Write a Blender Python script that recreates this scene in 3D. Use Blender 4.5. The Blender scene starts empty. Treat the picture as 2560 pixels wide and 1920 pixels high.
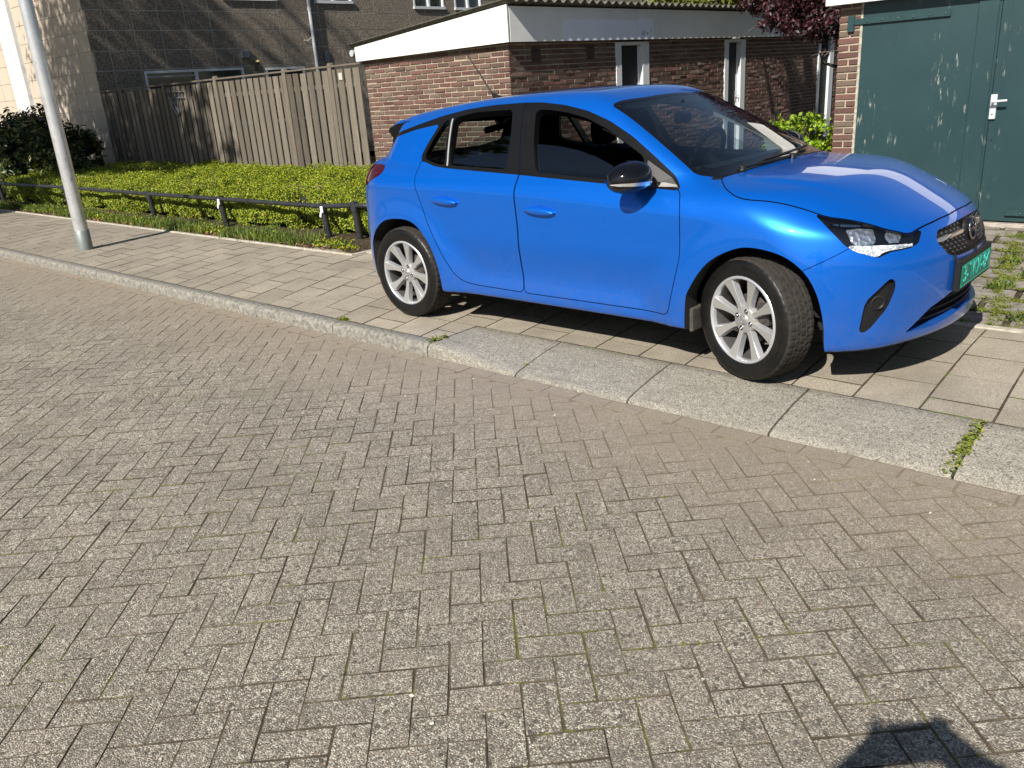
import bpy, bmesh, math, random
import numpy as np
from mathutils import Vector, Matrix, noise
R = math.radians
sc = bpy.context.scene
col = sc.collection
# ---------------------------------------------------------------- camera, sky, sun, exposure
cam_d = bpy.data.cameras.new('camera'); cam = bpy.data.objects.new('camera', cam_d); col.objects.link(cam)
sc.camera = cam
cam_d.sensor_width = 36.0; cam_d.lens = 2070.9 / 2560 * 36.0
cam_d.clip_start = 0.05; cam_d.clip_end = 800
cam.matrix_world = (Matrix.Translation((4.357, -4.532, 1.494)) @ Matrix.Rotation(R(43.066), 4, 'Z')
                    @ Matrix.Rotation(R(70.069), 4, 'X') @ Matrix.Rotation(R(-4.108), 4, 'Z'))
SUN_AZ = R(-78.0); SUN_EL = R(39.6)          # direction towards the sun, measured from +X
SUN = Vector((math.cos(SUN_AZ)*math.cos(SUN_EL), math.sin(SUN_AZ)*math.cos(SUN_EL), math.sin(SUN_EL)))
world = bpy.data.worlds.new('World'); sc.world = world; world.use_nodes = True
nt = world.node_tree; bg = nt.nodes['Background']
sky = nt.nodes.new('ShaderNodeTexSky'); sky.sky_type = 'NISHITA'; sky.sun_disc = False
sky.sun_elevation = SUN_EL; sky.sun_rotation = R(90) - SUN_AZ
sky.air_density = 1.0; sky.dust_density = 0.6; sky.ozone_density = 1.0
nt.links.new(sky.outputs[0], bg.inputs[0]); bg.inputs[1].default_value = 0.05
sd = bpy.data.lights.new('sun', 'SUN'); sd.energy = 5.0; sd.angle = R(0.53); sd.color = (1.0, .955, .88)
so = bpy.data.objects.new('sun', sd); col.objects.link(so)
so.rotation_euler = SUN.to_track_quat('Z', 'Y').to_euler()
sc.view_settings.view_transform = 'Standard'; sc.view_settings.look = 'None'
sc.view_settings.exposure = 0.60; sc.view_settings.gamma = 1.0
sc.view_settings.use_curve_mapping = False
sc.render.engine = 'CYCLES'
sc.cycles.max_bounces = 8; sc.cycles.transparent_max_bounces = 12
# ---------------------------------------------------------------- helpers
rnd = random.Random(7)
class MB:
    """collects shapes for ONE mesh object"""
    def __init__(s): s.v=[]; s.f=[]; s.m=[]; s.sm=[]
    def add(s, vs, fs, mi=0, smooth=False):
        o=len(s.v); s.v.extend([tuple(p) for p in vs])
        for f in fs: s.f.append(tuple(i+o for i in f)); s.m.append(mi); s.sm.append(smooth)
    def box(s, c, d, mi=0, M=None, bev=0.0):
        x,y,z=[q/2 for q in d]
        if bev>0:
            b=min(bev,x*.9,y*.9,z*.9); vs=[]; 
            for sx in (-1,1):
                for sy in (-1,1):
                    for sz in (-1,1):
                        vs+= [Vector((sx*(x-b),sy*(y-b),sz*z)),Vector((sx*(x-b),sy*y,sz*(z-b))),Vector((sx*x,sy*(y-b),sz*(z-b)))]
            bm=bmesh.new(); bv=[bm.verts.new(v) for v in vs]
            r=bmesh.ops.convex_hull(bm,input=bv); bm.verts.index_update()
            vs=[v.co.copy() for v in bm.verts]; fs=[[v.index for v in f.verts] for f in bm.faces]; bm.free()
        else:
            vs=[Vector((a*x,b_*y,c_*z)) for a in (-1,1) for b_ in (-1,1) for c_ in (-1,1)]
            fs=[(0,1,3,2),(4,6,7,5),(0,4,5,1),(2,3,7,6),(0,2,6,4),(1,5,7,3)]
        c=Vector(c); vs=[(M@v if M else v)+c for v in vs]
        s.add(vs,fs,mi)
    def boxx(s, x0,x1,y0,y1,z0,z1, mi=0, bev=0):
        s.box(((x0+x1)/2,(y0+y1)/2,(z0+z1)/2),(abs(x1-x0),abs(y1-y0),abs(z1-z0)),mi,None,bev)
    def tube(s, pts, rad, n=10, mi=0, cap=True, smooth=True):
        pts=[Vector(p) for p in pts]; rr=rad if isinstance(rad,(list,tuple)) else [rad]*len(pts)
        vs=[]; up=None
        for i,p in enumerate(pts):
            t=(pts[min(i+1,len(pts)-1)]-pts[max(i-1,0)]).normalized()
            if up is None:
                up=Vector((0,0,1)) if abs(t.z)<.9 else Vector((1,0,0))
            a=t.cross(up).normalized(); b=a.cross(t).normalized(); up=b
            for k in range(n):
                w=2*math.pi*k/n; vs.append(p+a*math.cos(w)*rr[i]+b*math.sin(w)*rr[i])
        fs=[]
        for i in range(len(pts)-1):
            for k in range(n):
                fs.append((i*n+k,i*n+(k+1)%n,(i+1)*n+(k+1)%n,(i+1)*n+k))
        s.add(vs,fs,mi,smooth)
        if cap:
            o=len(vs); s.add(vs[:n],[tuple(range(n))[::-1]],mi); s.add(vs[-n:],[tuple(range(n))],mi)
    def lathe(s, prof, M, n=48, mi=0, close=False, smooth=True, fr=None):
        """prof: (r, h) revolved about local Z, M places it"""
        vs=[]; m=len(prof)
        for k in range(n):
            w=2*math.pi*k/n
            for r,h in prof: vs.append(M@Vector((r*math.cos(w),r*math.sin(w),h)))
        fs=[]
        for k in range(n):
            for j in range(m-1 if not close else m):
                a=k*m+j; b=k*m+(j+1)%m; c=((k+1)%n)*m+(j+1)%m; d=((k+1)%n)*m+j
                fs.append((a,d,c,b))
        s.add(vs,fs,mi,smooth)
    def prism(s, pts, ax, t, mi=0, M=None, smooth=False):
        """polygon pts (2D) extruded along local z from t0 to t1; M places it"""
        n=len(pts); t0,t1=t; M=M or Matrix.Identity(4)
        vs=[M@Vector((p[0],p[1],t0)) for p in pts]+[M@Vector((p[0],p[1],t1)) for p in pts]
        fs=[tuple(range(n))[::-1],tuple(range(n,2*n))]+[(i,(i+1)%n,n+(i+1)%n,n+i) for i in range(n)]
        s.add(vs,fs,mi,smooth)
    def build(s, name, mats, parent=None, loc=None):
        me=bpy.data.meshes.new(name); me.from_pydata(s.v,[],s.f)
        for m in (mats if isinstance(mats,(list,tuple)) else [mats]): me.materials.append(m)
        me.polygons.foreach_set('material_index',s.m); me.polygons.foreach_set('use_smooth',s.sm); me.update()
        o=bpy.data.objects.new(name,me); col.objects.link(o)
        if parent is not None: o.parent=parent
        return o
def tag(o,label=None,cat=None,group=None,kind=None):
    if label: o['label']=label
    if cat: o['category']=cat
    if group: o['group']=group
    if kind: o['kind']=kind
    return o
def thing(name,label,cat,group=None):
    o=bpy.data.objects.new(name,None); o.empty_display_size=.1; col.objects.link(o); return tag(o,label,cat,group)
def facing(origin, n, up=(0,0,1)):
    """matrix: local x right, y up, z = outward normal"""
    n=Vector(n).normalized(); up=Vector(up); x=up.cross(n).normalized(); y=n.cross(x)
    M=Matrix((x,y,n)).transposed().to_4x4(); M.translation=Vector(origin); return M
# ---------------------------------------------------------------- materials
class NM:
    def __init__(s,name):
        s.m=bpy.data.materials.new(name); s.m.use_nodes=True; s.t=s.m.node_tree; s.b=s.t.nodes['Principled BSDF']; s._c=None
    def n(s,typ,**kw):
        q=s.t.nodes.new(typ)
        for k,v in kw.items():
            if k in q.inputs.keys() if isinstance(k,str) else False: q.inputs[k].default_value=v
            else: setattr(q,k,v)
        return q
    def l(s,a,b): s.t.links.new(a,b)
    def co(s):
        if not s._c: s._c=s.n('ShaderNodeTexCoord')
        return s._c.outputs['Object']
    def noise(s,scale,detail=3,rough=.6,vec=None,dist=0):
        q=s.n('ShaderNodeTexNoise'); q.inputs['Scale'].default_value=scale; q.inputs['Detail'].default_value=detail
        q.inputs['Roughness'].default_value=rough; q.inputs['Distortion'].default_value=dist; s.l(vec or s.co(),q.inputs['Vector']); return q.outputs['Fac']
    def voro(s,scale,out='Distance',vec=None,feature='F1'):
        q=s.n('ShaderNodeTexVoronoi'); q.feature=feature; q.inputs['Scale'].default_value=scale; s.l(vec or s.co(),q.inputs['Vector']); return q.outputs[out]
    def ramp(s,fac,stops,interp='LINEAR'):
        q=s.n('ShaderNodeValToRGB'); e=q.color_ramp; e.interpolation=interp
        while len(e.elements)<len(stops): e.elements.new(.5)
        for i,(p,c) in enumerate(stops):
            e.elements[i].position=p; e.elements[i].color=(c if isinstance(c,(tuple,list)) else (c,c,c))[:3]+(1,) if isinstance(c,tuple) else (c,c,c,1)
        s.l(fac,q.inputs[0]); return q.outputs[0]
    def mix(s,fac,a,b,mode='MIX'):
        q=s.n('ShaderNodeMix',data_type='RGBA',blend_type=mode)
        for i,v in ((0,fac),(6,a),(7,b)):
            if hasattr(v,'default_value') or hasattr(v,'links'): s.l(v,q.inputs[i])
            else: q.inputs[i].default_value=(tuple(v)+(1,)) if i else v
        return q.outputs[2]
    def math(s,op,a,b=0.5,c=None):
        q=s.n('ShaderNodeMath',operation=op)
        for i,v in enumerate((a,b) if c is None else (a,b,c)):
            if hasattr(v,'links'): s.l(v,q.inputs[i])
            else: q.inputs[i].default_value=v
        return q.outputs[0]
    def map(s,scale=(1,1,1),rot=(0,0,0),vec=None):
        q=s.n('ShaderNodeMapping'); q.inputs['Scale'].default_value=scale; q.inputs['Rotation'].default_value=rot; s.l(vec or s.co(),q.inputs[0]); return q.outputs[0]
    def island(s): return s.n('ShaderNodeNewGeometry').outputs['Random Per Island']
    def sep(s,vec=None):
        q=s.n('ShaderNodeSeparateXYZ'); s.l(vec or s.co(),q.inputs[0]); return q.outputs
    def set(s,col=None,rough=None,metal=None,spec=None,**kw):
        for nm,v in (('Base Color',col),('Roughness',rough),('Metallic',metal),('Specular IOR Level',spec)):
            if v is None: continue
            if hasattr(v,'links'): s.l(v,s.b.inputs[nm])
            else: s.b.inputs[nm].default_value=(tuple(v)+(1,)) if nm=='Base Color' else v
        for k,v in kw.items(): s.b.inputs[k.replace('_',' ')].default_value=v
        return s
    def bump(s,h,strength=.5,dist=.01,base=None):
        q=s.n('ShaderNodeBump'); q.inputs['Strength'].default_value=strength; q.inputs['Distance'].default_value=dist; s.l(h,q.inputs['Height'])
        if base: s.l(base,q.inputs['Normal'])
        s.l(q.outputs[0],s.b.inputs['Normal']); return q.outputs[0]
def simple(name,c,rough=.5,metal=0,spec=.5,var=.12,sc_=9.,**kw):
    q=NM(name); f=q.noise(sc_,4,.6); 
    a=tuple(x*(1-var) for x in c); b=tuple(min(x*(1+var),1) for x in c)
    q.set(q.ramp(f,[(.3,a),(.7,b)]),rough,metal,spec,**kw); return q.m
M={}
def mat_aggregate(name,base,dark,light,mossy=0,sandy=None,scale=140,scuff=0):
    q=NM(name); isl=q.island()
    c=q.mix(isl,tuple(x*.78 for x in base),tuple(x*1.2 for x in base)); c=q.mix(q.ramp(isl,[(.90,0.),(.93,.5)]),c,(.30,.245,.20))
    v=q.voro(scale,'Color'); vs=q.sep(v)
    fine=q.noise(scale*1.9,2,.7)
    vf=q.sep(q.voro(scale*1.7,'Color')); c=q.mix(q.ramp(vf[0],[(.80,0.),(.84,.9)]),c,tuple(min(1,x*1.25) for x in light)); c=q.mix(q.ramp(vf[1],[(.82,0.),(.88,.6)]),c,dark)
    c=q.mix(q.ramp(vs[0],[(.80,0.),(.86,.8)]),c,light)
    v2=q.sep(q.voro(scale*.45,'Color')); c=q.mix(q.ramp(v2[0],[(.955,0.),(.965,.9)]),c,light); c=q.mix(q.ramp(v2[1],[(.965,0.),(.975,.9)]),c,dark)
    c=q.mix(q.ramp(vs[1],[(.78,0.),(.84,.75)]),c,dark)
    c=q.mix(q.ramp(vs[2],[(.965,0.),(.975,.8)]),c,(.30,.18,.10))
    c=q.mix(.45,c,q.ramp(fine,[(.32,.55),(.68,1.45)]),'MULTIPLY')
    big=q.noise(.9,5,.65)
    c=q.mix(q.ramp(big,[(.35,0.),(.75,.55)]),c,tuple(x*.72 for x in base))
    med=q.noise(5.5,6,.75); c=q.mix(q.ramp(med,[(.48,0.),(.72,.5)]),c,tuple(x*.6 for x in base))
    if scuff: c=q.mix(q.ramp(q.noise(1,6,.75,q.map((2.2,26,5))),[(.52,0.),(.72,scuff)]),c,tuple(x*.42 for x in base)); c=q.mix(q.ramp(q.noise(9,5,.8),[(.60,0.),(.68,.5)]),c,tuple(x*.5 for x in base))
    if sandy:  # sandy dirt near the kerb (y above the limit)
        s=q.sep(); n2=q.noise(2.2,4,.6); yy=q.math('MULTIPLY_ADD',n2,.7,s[1])
        k=q.ramp(yy,[(.0,0.),(1.,1.)]); 
        mr=q.n('ShaderNodeMapRange'); mr.inputs[1].default_value=sandy[0]; mr.inputs[2].default_value=sandy[1]; q.l(yy,mr.inputs[0]); mr.inputs[4].default_value=.72
        c=q.mix(mr.outputs[0],c,sandy[2])
    hgt=q.math('ADD',q.math('MULTIPLY',q.voro(scale),-1.0),fine)
    q.set(c,.82,0,.35); q.bump(hgt,1.0,.005); return q.m
M['road_brick']=mat_aggregate('road_brick',(.282,.245,.195),(.080,.070,.056),(.66,.60,.49),scale=190,sandy=(-1.95,-.95,(.34,.275,.205)))
M['kerb_light']=mat_aggregate('kerb_concrete',(.34,.312,.255),(.15,.14,.12),(.55,.51,.43),scale=190,scuff=.5)
q=NM('paving_tile'); isl=q.island()
c=q.mix(isl,(.29,.252,.195),(.37,.322,.25))
c=q.mix(.6,c,q.ramp(q.noise(200,3,.8),[(.3,.5),(.7,1.45)]),'MULTIPLY')
vs=q.sep(q.voro(260,'Color')); c=q.mix(q.ramp(vs[0],[(.86,0.),(.9,.7)]),c,(.13,.11,.09)); c=q.mix(q.ramp(vs[1],[(.9,0.),(.93,.6)]),c,(.6,.54,.44))
c=q.mix(q.ramp(q.noise(1.3,5,.65),[(.42,0.),(.68,.7)]),c,(.175,.15,.118))
c=q.mix(q.ramp(q.noise(7,5,.7),[(.5,0.),(.8,.35)]),c,(.20,.18,.15))
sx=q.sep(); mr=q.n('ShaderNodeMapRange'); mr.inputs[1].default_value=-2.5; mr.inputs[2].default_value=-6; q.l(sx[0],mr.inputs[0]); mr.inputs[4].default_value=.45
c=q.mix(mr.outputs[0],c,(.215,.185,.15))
q.set(c,.85,0,.3); q.bump(q.noise(260,3,.7),.5,.002); M['paving_tile']=q.m
q=NM('old_tile'); c=q.mix(q.island(),(.17,.15,.12),(.27,.24,.20)); c=q.mix(q.ramp(q.noise(14,6,.75),[(.45,0.),(.62,.8)]),c,(.40,.37,.32))
c=q.mix(q.ramp(q.noise(9,5,.7),[(.55,0.),(.7,.8)]),c,(.10,.09,.07)); q.set(c,.9,0,.2); q.bump(q.noise(60,5,.8),.9,.012); M['old_tile']=q.m
q=NM('joint_sand'); c=q.mix(q.ramp(q.noise(6,5,.7),[(.4,0.),(.62,1.)]),(.055,.045,.033),(.115,.094,.068)); 
c=q.mix(q.ramp(q.noise(3.2,6,.8),[(.54,0.),(.60,.75)]),c,(.115,.145,.03)); q.set(c,.95,0,.1); q.bump(q.noise(180,3,.7),.9,.006); M['joint']=q.m
q=NM('road_joint'); c=q.mix(q.ramp(q.noise(6,5,.7),[(.4,0.),(.62,1.)]),(.070,.057,.041),(.15,.122,.086)); c=q.mix(q.ramp(q.noise(2.6,6,.8),[(.53,0.),(.60,.7)]),c,(.17,.18,.045)); sy=q.sep(); mr=q.n('ShaderNodeMapRange'); mr.inputs[1].default_value=-2.3; mr.inputs[2].default_value=-1.3; q.l(q.math('MULTIPLY_ADD',q.noise(2.2,4,.6),.7,q.math('SUBTRACT',sy[1],.35)),mr.inputs[0]); mr.inputs[4].default_value=.75; c=q.mix(mr.outputs[0],c,(.26,.21,.155)); q.set(c,.95,0,.1); q.bump(q.noise(180,3,.7),.9,.006); M['road_joint']=q.m
q=NM('soil'); c=q.ramp(q.noise(14,6,.75),[(.3,(.035,.026,.018)),(.7,(.15,.11,.075))]); q.set(c,.95,0,.1); q.bump(q.noise(30,6,.8),1,.04); M['soil']=q.m
q=NM('brick'); isl=q.island(); c=q.ramp(isl,[(0,(.100,.052,.043)),(.3,(.130,.072,.058)),(.5,(.155,.080,.064)),(.72,(.135,.092,.072)),(.9,(.16,.118,.09)),(1,(.085,.052,.044))])
c=q.mix(.55,c,q.ramp(q.noise(55,5,.75),[(.25,.45),(.75,1.5)]),'MULTIPLY'); q.set(c,.85,0,.3); q.bump(q.noise(90,5,.8),.9,.006); M['brick']=q.m
q=NM('mortar'); c=q.ramp(q.noise(30,5,.7),[(.3,(.32,.26,.195)),(.7,(.46,.385,.295))]); q.set(c,.95,0,.1); q.bump(q.noise(150,3,.7),.8,.005); M['mortar']=q.m
q=NM('white_paint'); c=q.ramp(q.noise(3,5,.6),[(.3,(.72,.71,.68)),(.7,(.80,.79,.76))]); q.set(c,.38,0,.5); q.bump(q.noise(8,2,.5),.12,.01); M['white']=q.m
M['white_patch']=simple('fresh_white_paint',(.80,.83,.90),.3,var=.03,sc_=2)
q=NM('green_paint'); c=q.ramp(q.noise(1.7,4,.6),[(.3,(.014,.040,.045)),(.7,(.020,.050,.054))])
st=q.noise(1,5,.7,q.map((38,38,6))); big=q.noise(2.1,3,.6)
flake=q.math('MULTIPLY',q.ramp(st,[(.585,0.),(.65,1.)]),q.ramp(big,[(.53,0.),(.64,1.)]))
c=q.mix(flake,c,(.30,.32,.27)); q.set(c,.42,0,.5); q.bump(q.noise(1,4,.6,q.map((40,40,3))),.25,.004); M['green']=q.m
M['green_iron']=simple('green_iron',(.018,.048,.051),.4,var=.2,sc_=25)
q=NM('old_wood'); isl=q.island(); wv=q.noise(1,6,.7,q.map((75,75,2.2)),1.2)
c=q.mix(isl,(.095,.080,.062),(.215,.183,.145)); c=q.mix(.85,c,q.ramp(wv,[(.25,.35),(.72,1.45)]),'MULTIPLY'); c=q.mix(q.ramp(q.noise(1,5,.7,q.map((9,9,.8))),[(.45,0.),(.7,.55)]),c,(.12,.105,.085))
c=q.mix(q.ramp(q.noise(3.2,5,.7),[(.5,0.),(.75,.5)]),c,(.12,.11,.085)); q.set(c,.85,0,.2); q.bump(wv,.6,.006); M['wood']=q.m
q=NM('aggregate_panel'); v=q.voro(62,'Color'); s_=q.sep(v)
c=q.mix(q.ramp(s_[0],[(.45,0.),(.55,1.)]),(.225,.185,.145),(.37,.315,.25)); c=q.mix(q.ramp(s_[1],[(.6,0.),(.7,.8)]),c,(.10,.085,.07)); c=q.mix(q.ramp(q.noise(.8,5,.6),[(.3,0.),(.7,.4)]),c,(.20,.17,.14))
q.set(c,.85,0,.3); q.bump(q.voro(62),1,.02); M['panel']=q.m
M['panel_joint']=simple('panel_joint',(.36,.35,.33),.8)
M['corr']=simple('corrugated_cement',(.115,.108,.085),.9,var=.5,sc_=22)
M['dark_open']=simple('dark_interior',(.012,.012,.014),.7)
M['frame_grey']=simple('painted_frame',(.62,.64,.66),.45,var=.05)
q=NM('window_glass'); q.set((.02,.025,.03),.04,0,.8); M['winglass']=q.m
q=NM('pole_metal'); c=q.ramp(q.noise(5,5,.7),[(.3,(.55,.56,.58)),(.7,(.76,.76,.77))]); c=q.mix(q.ramp(q.noise(1,5,.8,q.map((30,30,9))),[(.60,0.),(.66,.7)]),c,(.12,.12,.12)); q.set(c,.28,.6,.5); q.bump(q.noise(70,3,.6),.12,.002); M['pole']=q.m
M['pole_sleeve']=simple('pole_sleeve',(.22,.25,.24),.5,.4)
M['rail']=simple('black_rail',(.022,.023,.026),.45,var=.4,sc_=14)
M['pvc']=simple('pvc_pipe',(.40,.42,.44),.4)
def leafmat(name,stops,rough=.5,trans=.25,spec=.4):
    q=NM(name); c=q.ramp(q.island(),stops); q.set(c,rough,0,spec)
    tr=q.n('ShaderNodeBsdfTranslucent'); q.l(c,tr.inputs[0]); mx=q.n('ShaderNodeMixShader'); mx.inputs[0].default_value=trans
    q.l(q.b.outputs[0],mx.inputs[1]); q.l(tr.outputs[0],mx.inputs[2]); q.l(mx.outputs[0],q.t.nodes['Material Output'].inputs[0]); return q.m
M['hedge_leaf']=leafmat('hedge_leaf',[(0,(.025,.050,.005)),(.28,(.11,.17,.008)),(.6,(.25,.31,.012)),(.93,(.37,.39,.018)),(1,(.30,.18,.03))])
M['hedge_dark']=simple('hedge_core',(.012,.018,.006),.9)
M['bush_leaf']=leafmat('bush_leaf',[(0,(.13,.24,.012)),(.5,(.24,.37,.015)),(1,(.36,.48,.03))],trans=.35)
M['rhodo_leaf']=leafmat('glossy_leaf',[(0,(.016,.032,.007)),(.6,(.045,.066,.012)),(.9,(.12,.125,.022)),(1,(.19,.15,.03))],.38,.15,.4)
M['purple_leaf']=leafmat('purple_leaf',[(0,(.015,.007,.010)),(.55,(.036,.012,.016)),(.9,(.10,.026,.032)),(1,(.24,.13,.12))],.45,.3)
M['bamboo_leaf']=leafmat('bamboo_leaf',[(0,(.07,.085,.015)),(.5,(.19,.21,.04)),(1,(.34,.35,.09))],.5,.35)
M['tree_leaf']=leafmat('tree_leaf',[(0,(.02,.04,.01)),(1,(.07,.11,.02))],.5,.25)
M['grass']=leafmat('grass_blade',[(0,(.05,.09,.012)),(.6,(.12,.19,.025)),(1,(.26,.28,.07))],.6,.3)
M['moss']=leafmat('moss',[(0,(.085,.115,.015)),(.6,(.17,.21,.03)),(1,(.28,.26,.06))],.9,.15,.1)
M['dry_leaf']=leafmat('dry_leaf',[(0,(.10,.05,.025)),(1,(.33,.20,.11))],.8,.1,.1)
M['bark']=simple('bark',(.085,.066,.048),.9,var=.5,sc_=22)
M['bark_light']=simple('bark_light',(.24,.21,.13),.8,var=.3,sc_=14)
def leaves(name, P, N, size, mats, parent=None, aspect=1.7, mi=None, seed=1, fold=.25):
    """many small leaf-shaped faces; P positions, N preferred normals (n x 3), size array"""
    g=np.random.default_rng(seed); n=len(P)
    d=g.normal(size=(n,3)); N=N+0*d; N=N/np.maximum(np.linalg.norm(N,axis=1,keepdims=True),1e-6)
    a=np.cross(N,d); a/=np.maximum(np.linalg.norm(a,axis=1,keepdims=True),1e-6); b=np.cross(N,a)
    s=size.reshape(-1,1)
    v=np.stack([P-a*s*aspect*.5, P-b*s*.45+N*s*fold*.3, P+a*s*aspect*.5, P+b*s*.45+N*s*fold*.3],1).reshape(-1,3)
    me=bpy.data.meshes.new(name); me.vertices.add(4*n); me.vertices.foreach_set('co',v.astype(np.float32).ravel())
    me.loops.add(4*n); me.loops.foreach_set('vertex_index',np.arange(4*n,dtype=np.int32))
    me.polygons.add(n); me.polygons.foreach_set('loop_start',np.arange(0,4*n,4,dtype=np.int32))
    for m in mats: me.materials.append(m)
    if mi is not None: me.polygons.foreach_set('material_index',mi.astype(np.int32))
    me.update(calc_edges=True); me.validate()
    o=bpy.data.objects.new(name,me); col.objects.link(o)
    if parent is not None: o.parent=parent
    return o
# ================================================================ GROUND
ZR=-.08
g_=MB(); g_.add([(-60,-60,-.16),(70,-60,-.16),(70,90,-.16),(-60,90,-.16)],[(0,1,2,3)])
tag(g_.build('ground',M['joint']),kind='structure')
def clip(poly, n, d):
    """keep n.p<=d"""
    out=[]
    for i in range(len(poly)):
        a=poly[i]; b=poly[(i+1)%len(poly)]; fa=a[0]*n[0]+a[1]*n[1]-d; fb=b[0]*n[0]+b[1]*n[1]-d
        if fa<=0: out.append(a)
        if fa*fb<0:
            t=fa/(fa-fb); out.append((a[0]+(b[0]-a[0])*t,a[1]+(b[1]-a[1])*t))
    return out
def area(p): return .5*sum(p[i][0]*p[(i+1)%len(p)][1]-p[(i+1)%len(p)][0]*p[i][1] for i in range(len(p)))
def inset(poly,d):
    poly=[p for i,p in enumerate(poly) if math.hypot(p[0]-poly[i-1][0],p[1]-poly[i-1][1])>1e-5]; n=len(poly); L=[]
    for i in range(n):
        a,b_=poly[i],poly[(i+1)%n]; ex,ey=b_[0]-a[0],b_[1]-a[1]; l=math.hypot(ex,ey); nx_,ny_=-ey/l,ex/l
        L.append((nx_,ny_,nx_*a[0]+ny_*a[1]+d))
    o=[]
    for i in range(n):
        p_,q_=L[i-1],L[i]; D=p_[0]*q_[1]-p_[1]*q_[0]
        if abs(D)<.15: o.append((poly[i][0]+q_[0]*d,poly[i][1]+q_[1]*d))
        else: o.append(((p_[2]*q_[1]-p_[1]*q_[2])/D,(p_[0]*q_[2]-p_[2]*q_[0])/D))
    return o
def paver(mb, poly, z, gap=.004, bev=.005, drop=.05, tilt=.0022, jit=.0015, mi=0, dz=.002):
    if len(poly)<3 or area(poly)<.0015: return
    cx=sum(p[0] for p in poly)/len(poly); cy=sum(p[1] for p in poly)/len(poly)
    lim=lambda s_:max(-1.4*s_,min(1.4*s_,rnd.gauss(0,s_)))
    tx=lim(tilt)*4; ty=lim(tilt)*4; z=z+lim(dz)
    sz=max(math.hypot(p[0]-cx,p[1]-cy) for p in poly)
    def ring(ins,dzz):
        r=[]
        for p in inset(poly,ins):
            x=p[0]+rnd.uniform(-jit,jit); y=p[1]+rnd.uniform(-jit,jit)
            r.append((x,y,z+(x-cx)*tx+(y-cy)*ty+dzz))
        return r
    a=ring(gap+bev,0); b=ring(gap,-bev*.9); c=[(p[0],p[1],z-drop) for p in b]; n=len(b)
    if len(a)!=len(b) or n<3: return
    mb.add(a+b,[tuple(range(n))],mi); o=len(mb.v)-2*n
    mb.add(c,[],mi)
    for f in [(n+i,n+(i+1)%n,(i+1)%n,i) for i in range(n)]+[(2*n+i,2*n+(i+1)%n,n+(i+1)%n,n+i) for i in range(n)]: mb.f.append(tuple(q_+o for q_ in f)); mb.m.append(1); mb.sm.append(False)
def zroad(x,y): return ZR+.006*noise.noise((x*.7,y*.7,3))+.003*noise.noise((x*2.3,y*2.3,7))
road=MB(); w=.1005
for i in range(-90,150):
    for j in range(-75,75):
        ox,oy=i+2*j,i-2*j
        for rect in ((ox,oy,2,1),(ox,oy+1,1,2)):
            c=((rect[0]+rect[2]/2)*w,(rect[1]+rect[3]/2)*w)
            X=(c[0]-c[1])*.7071-3.0; Y=(c[0]+c[1])*.7071-4.1
            if not(-15<X<7.5 and -8.2<Y<-1.2): continue
            pts=[(rect[0]*w,rect[1]*w),((rect[0]+rect[2])*w,rect[1]*w),((rect[0]+rect[2])*w,(rect[1]+rect[3])*w),(rect[0]*w,(rect[1]+rect[3])*w)]
            pts=[((p[0]-p[1])*.7071-3.0,(p[0]+p[1])*.7071-4.1) for p in pts]
            pts=clip(pts,(0,1),-1.372)
            paver(road,pts,zroad(X,Y),gap=.0023,bev=.0010,drop=.03,tilt=.0009,jit=.0026,dz=.0004)
x=-15.
while x<7.5:
    paver(road,[(x,-1.370),(x+.205,-1.370),(x+.205,-1.268),(x,-1.268)],zroad(x+.1,-1.32),gap=.004,bev=.0012,tilt=.0008,dz=.0004); x+=.205
def joint_sheet(mb,x0,x1,y0,y1,fz,st,mi):
    nx=int((x1-x0)/st)+1; ny=int((y1-y0)/st)+1
    vs=[(x0+(x1-x0)*i/nx,y0+(y1-y0)*j/ny,fz(x0+(x1-x0)*i/nx,y0+(y1-y0)*j/ny)) for i in range(nx+1) for j in range(ny+1)]
    mb.add(vs,[(i*(ny+1)+j,(i+1)*(ny+1)+j,(i+1)*(ny+1)+j+1,i*(ny+1)+j+1) for i in range(nx) for j in range(ny)],mi,True)
joint_sheet(road,-15.2,7.6,-8.3,-1.262,lambda x,y:zroad(x,y)-.0024+.0007*noise.noise((x*5,y*5,4)),.10,1)
road.add([(-60,-60,ZR-.02),(70,-60,ZR-.02),(70,-1.262,ZR-.02),(-60,-1.262,ZR-.02)],[(0,1,2,3)],1)
tag(road.build('road',[M['road_brick'],M['road_joint']]),kind='structure')
# kerb
kerb=MB()
prof=[(-1.157,-.006),(-1.165,0),(-1.228,0),(-1.245,-.005),(-1.257,-.016),(-1.264,-.035),(-1.266,-.12)]
def strip(mb,x0,x1,pf0,pf1,nx=8,gapx=.004,mi=0):
    vs=[];m=len(pf0)
    for k in range(nx+1):
        t=k/nx; t2=t*t*(3-2*t)
        for a,b in zip(pf0,pf1): vs.append((x0+gapx+(x1-x0-2*gapx)*t,a[0]+(b[0]-a[0])*t2,a[1]+(b[1]-a[1])*t2+.0016*noise.noise((x0+t*3,a[0]*9,1))))
    fs=[(k*m+j,k*m+j+1,(k+1)*m+j+1,(k+1)*m+j) for k in range(nx) for j in range(m-1)]
    mb.add(vs,fs,mi,True)
    mb.add(vs[:m]+[(vs[0][0],vs[0][1],-.12)],[tuple(range(m+1))],mi); mb.add(vs[-m:]+[(vs[-1][0],vs[-1][1],-.12)],[tuple(range(m+1))[::-1]],mi)
def dens(p,k=3):
    o=[]
    for a,b in zip(p[:-1],p[1:]):
        for i in range(k): o.append((a[0]+(b[0]-a[0])*i/k,a[1]+(b[1]-a[1])*i/k))
    return o+[p[-1]]
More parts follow.
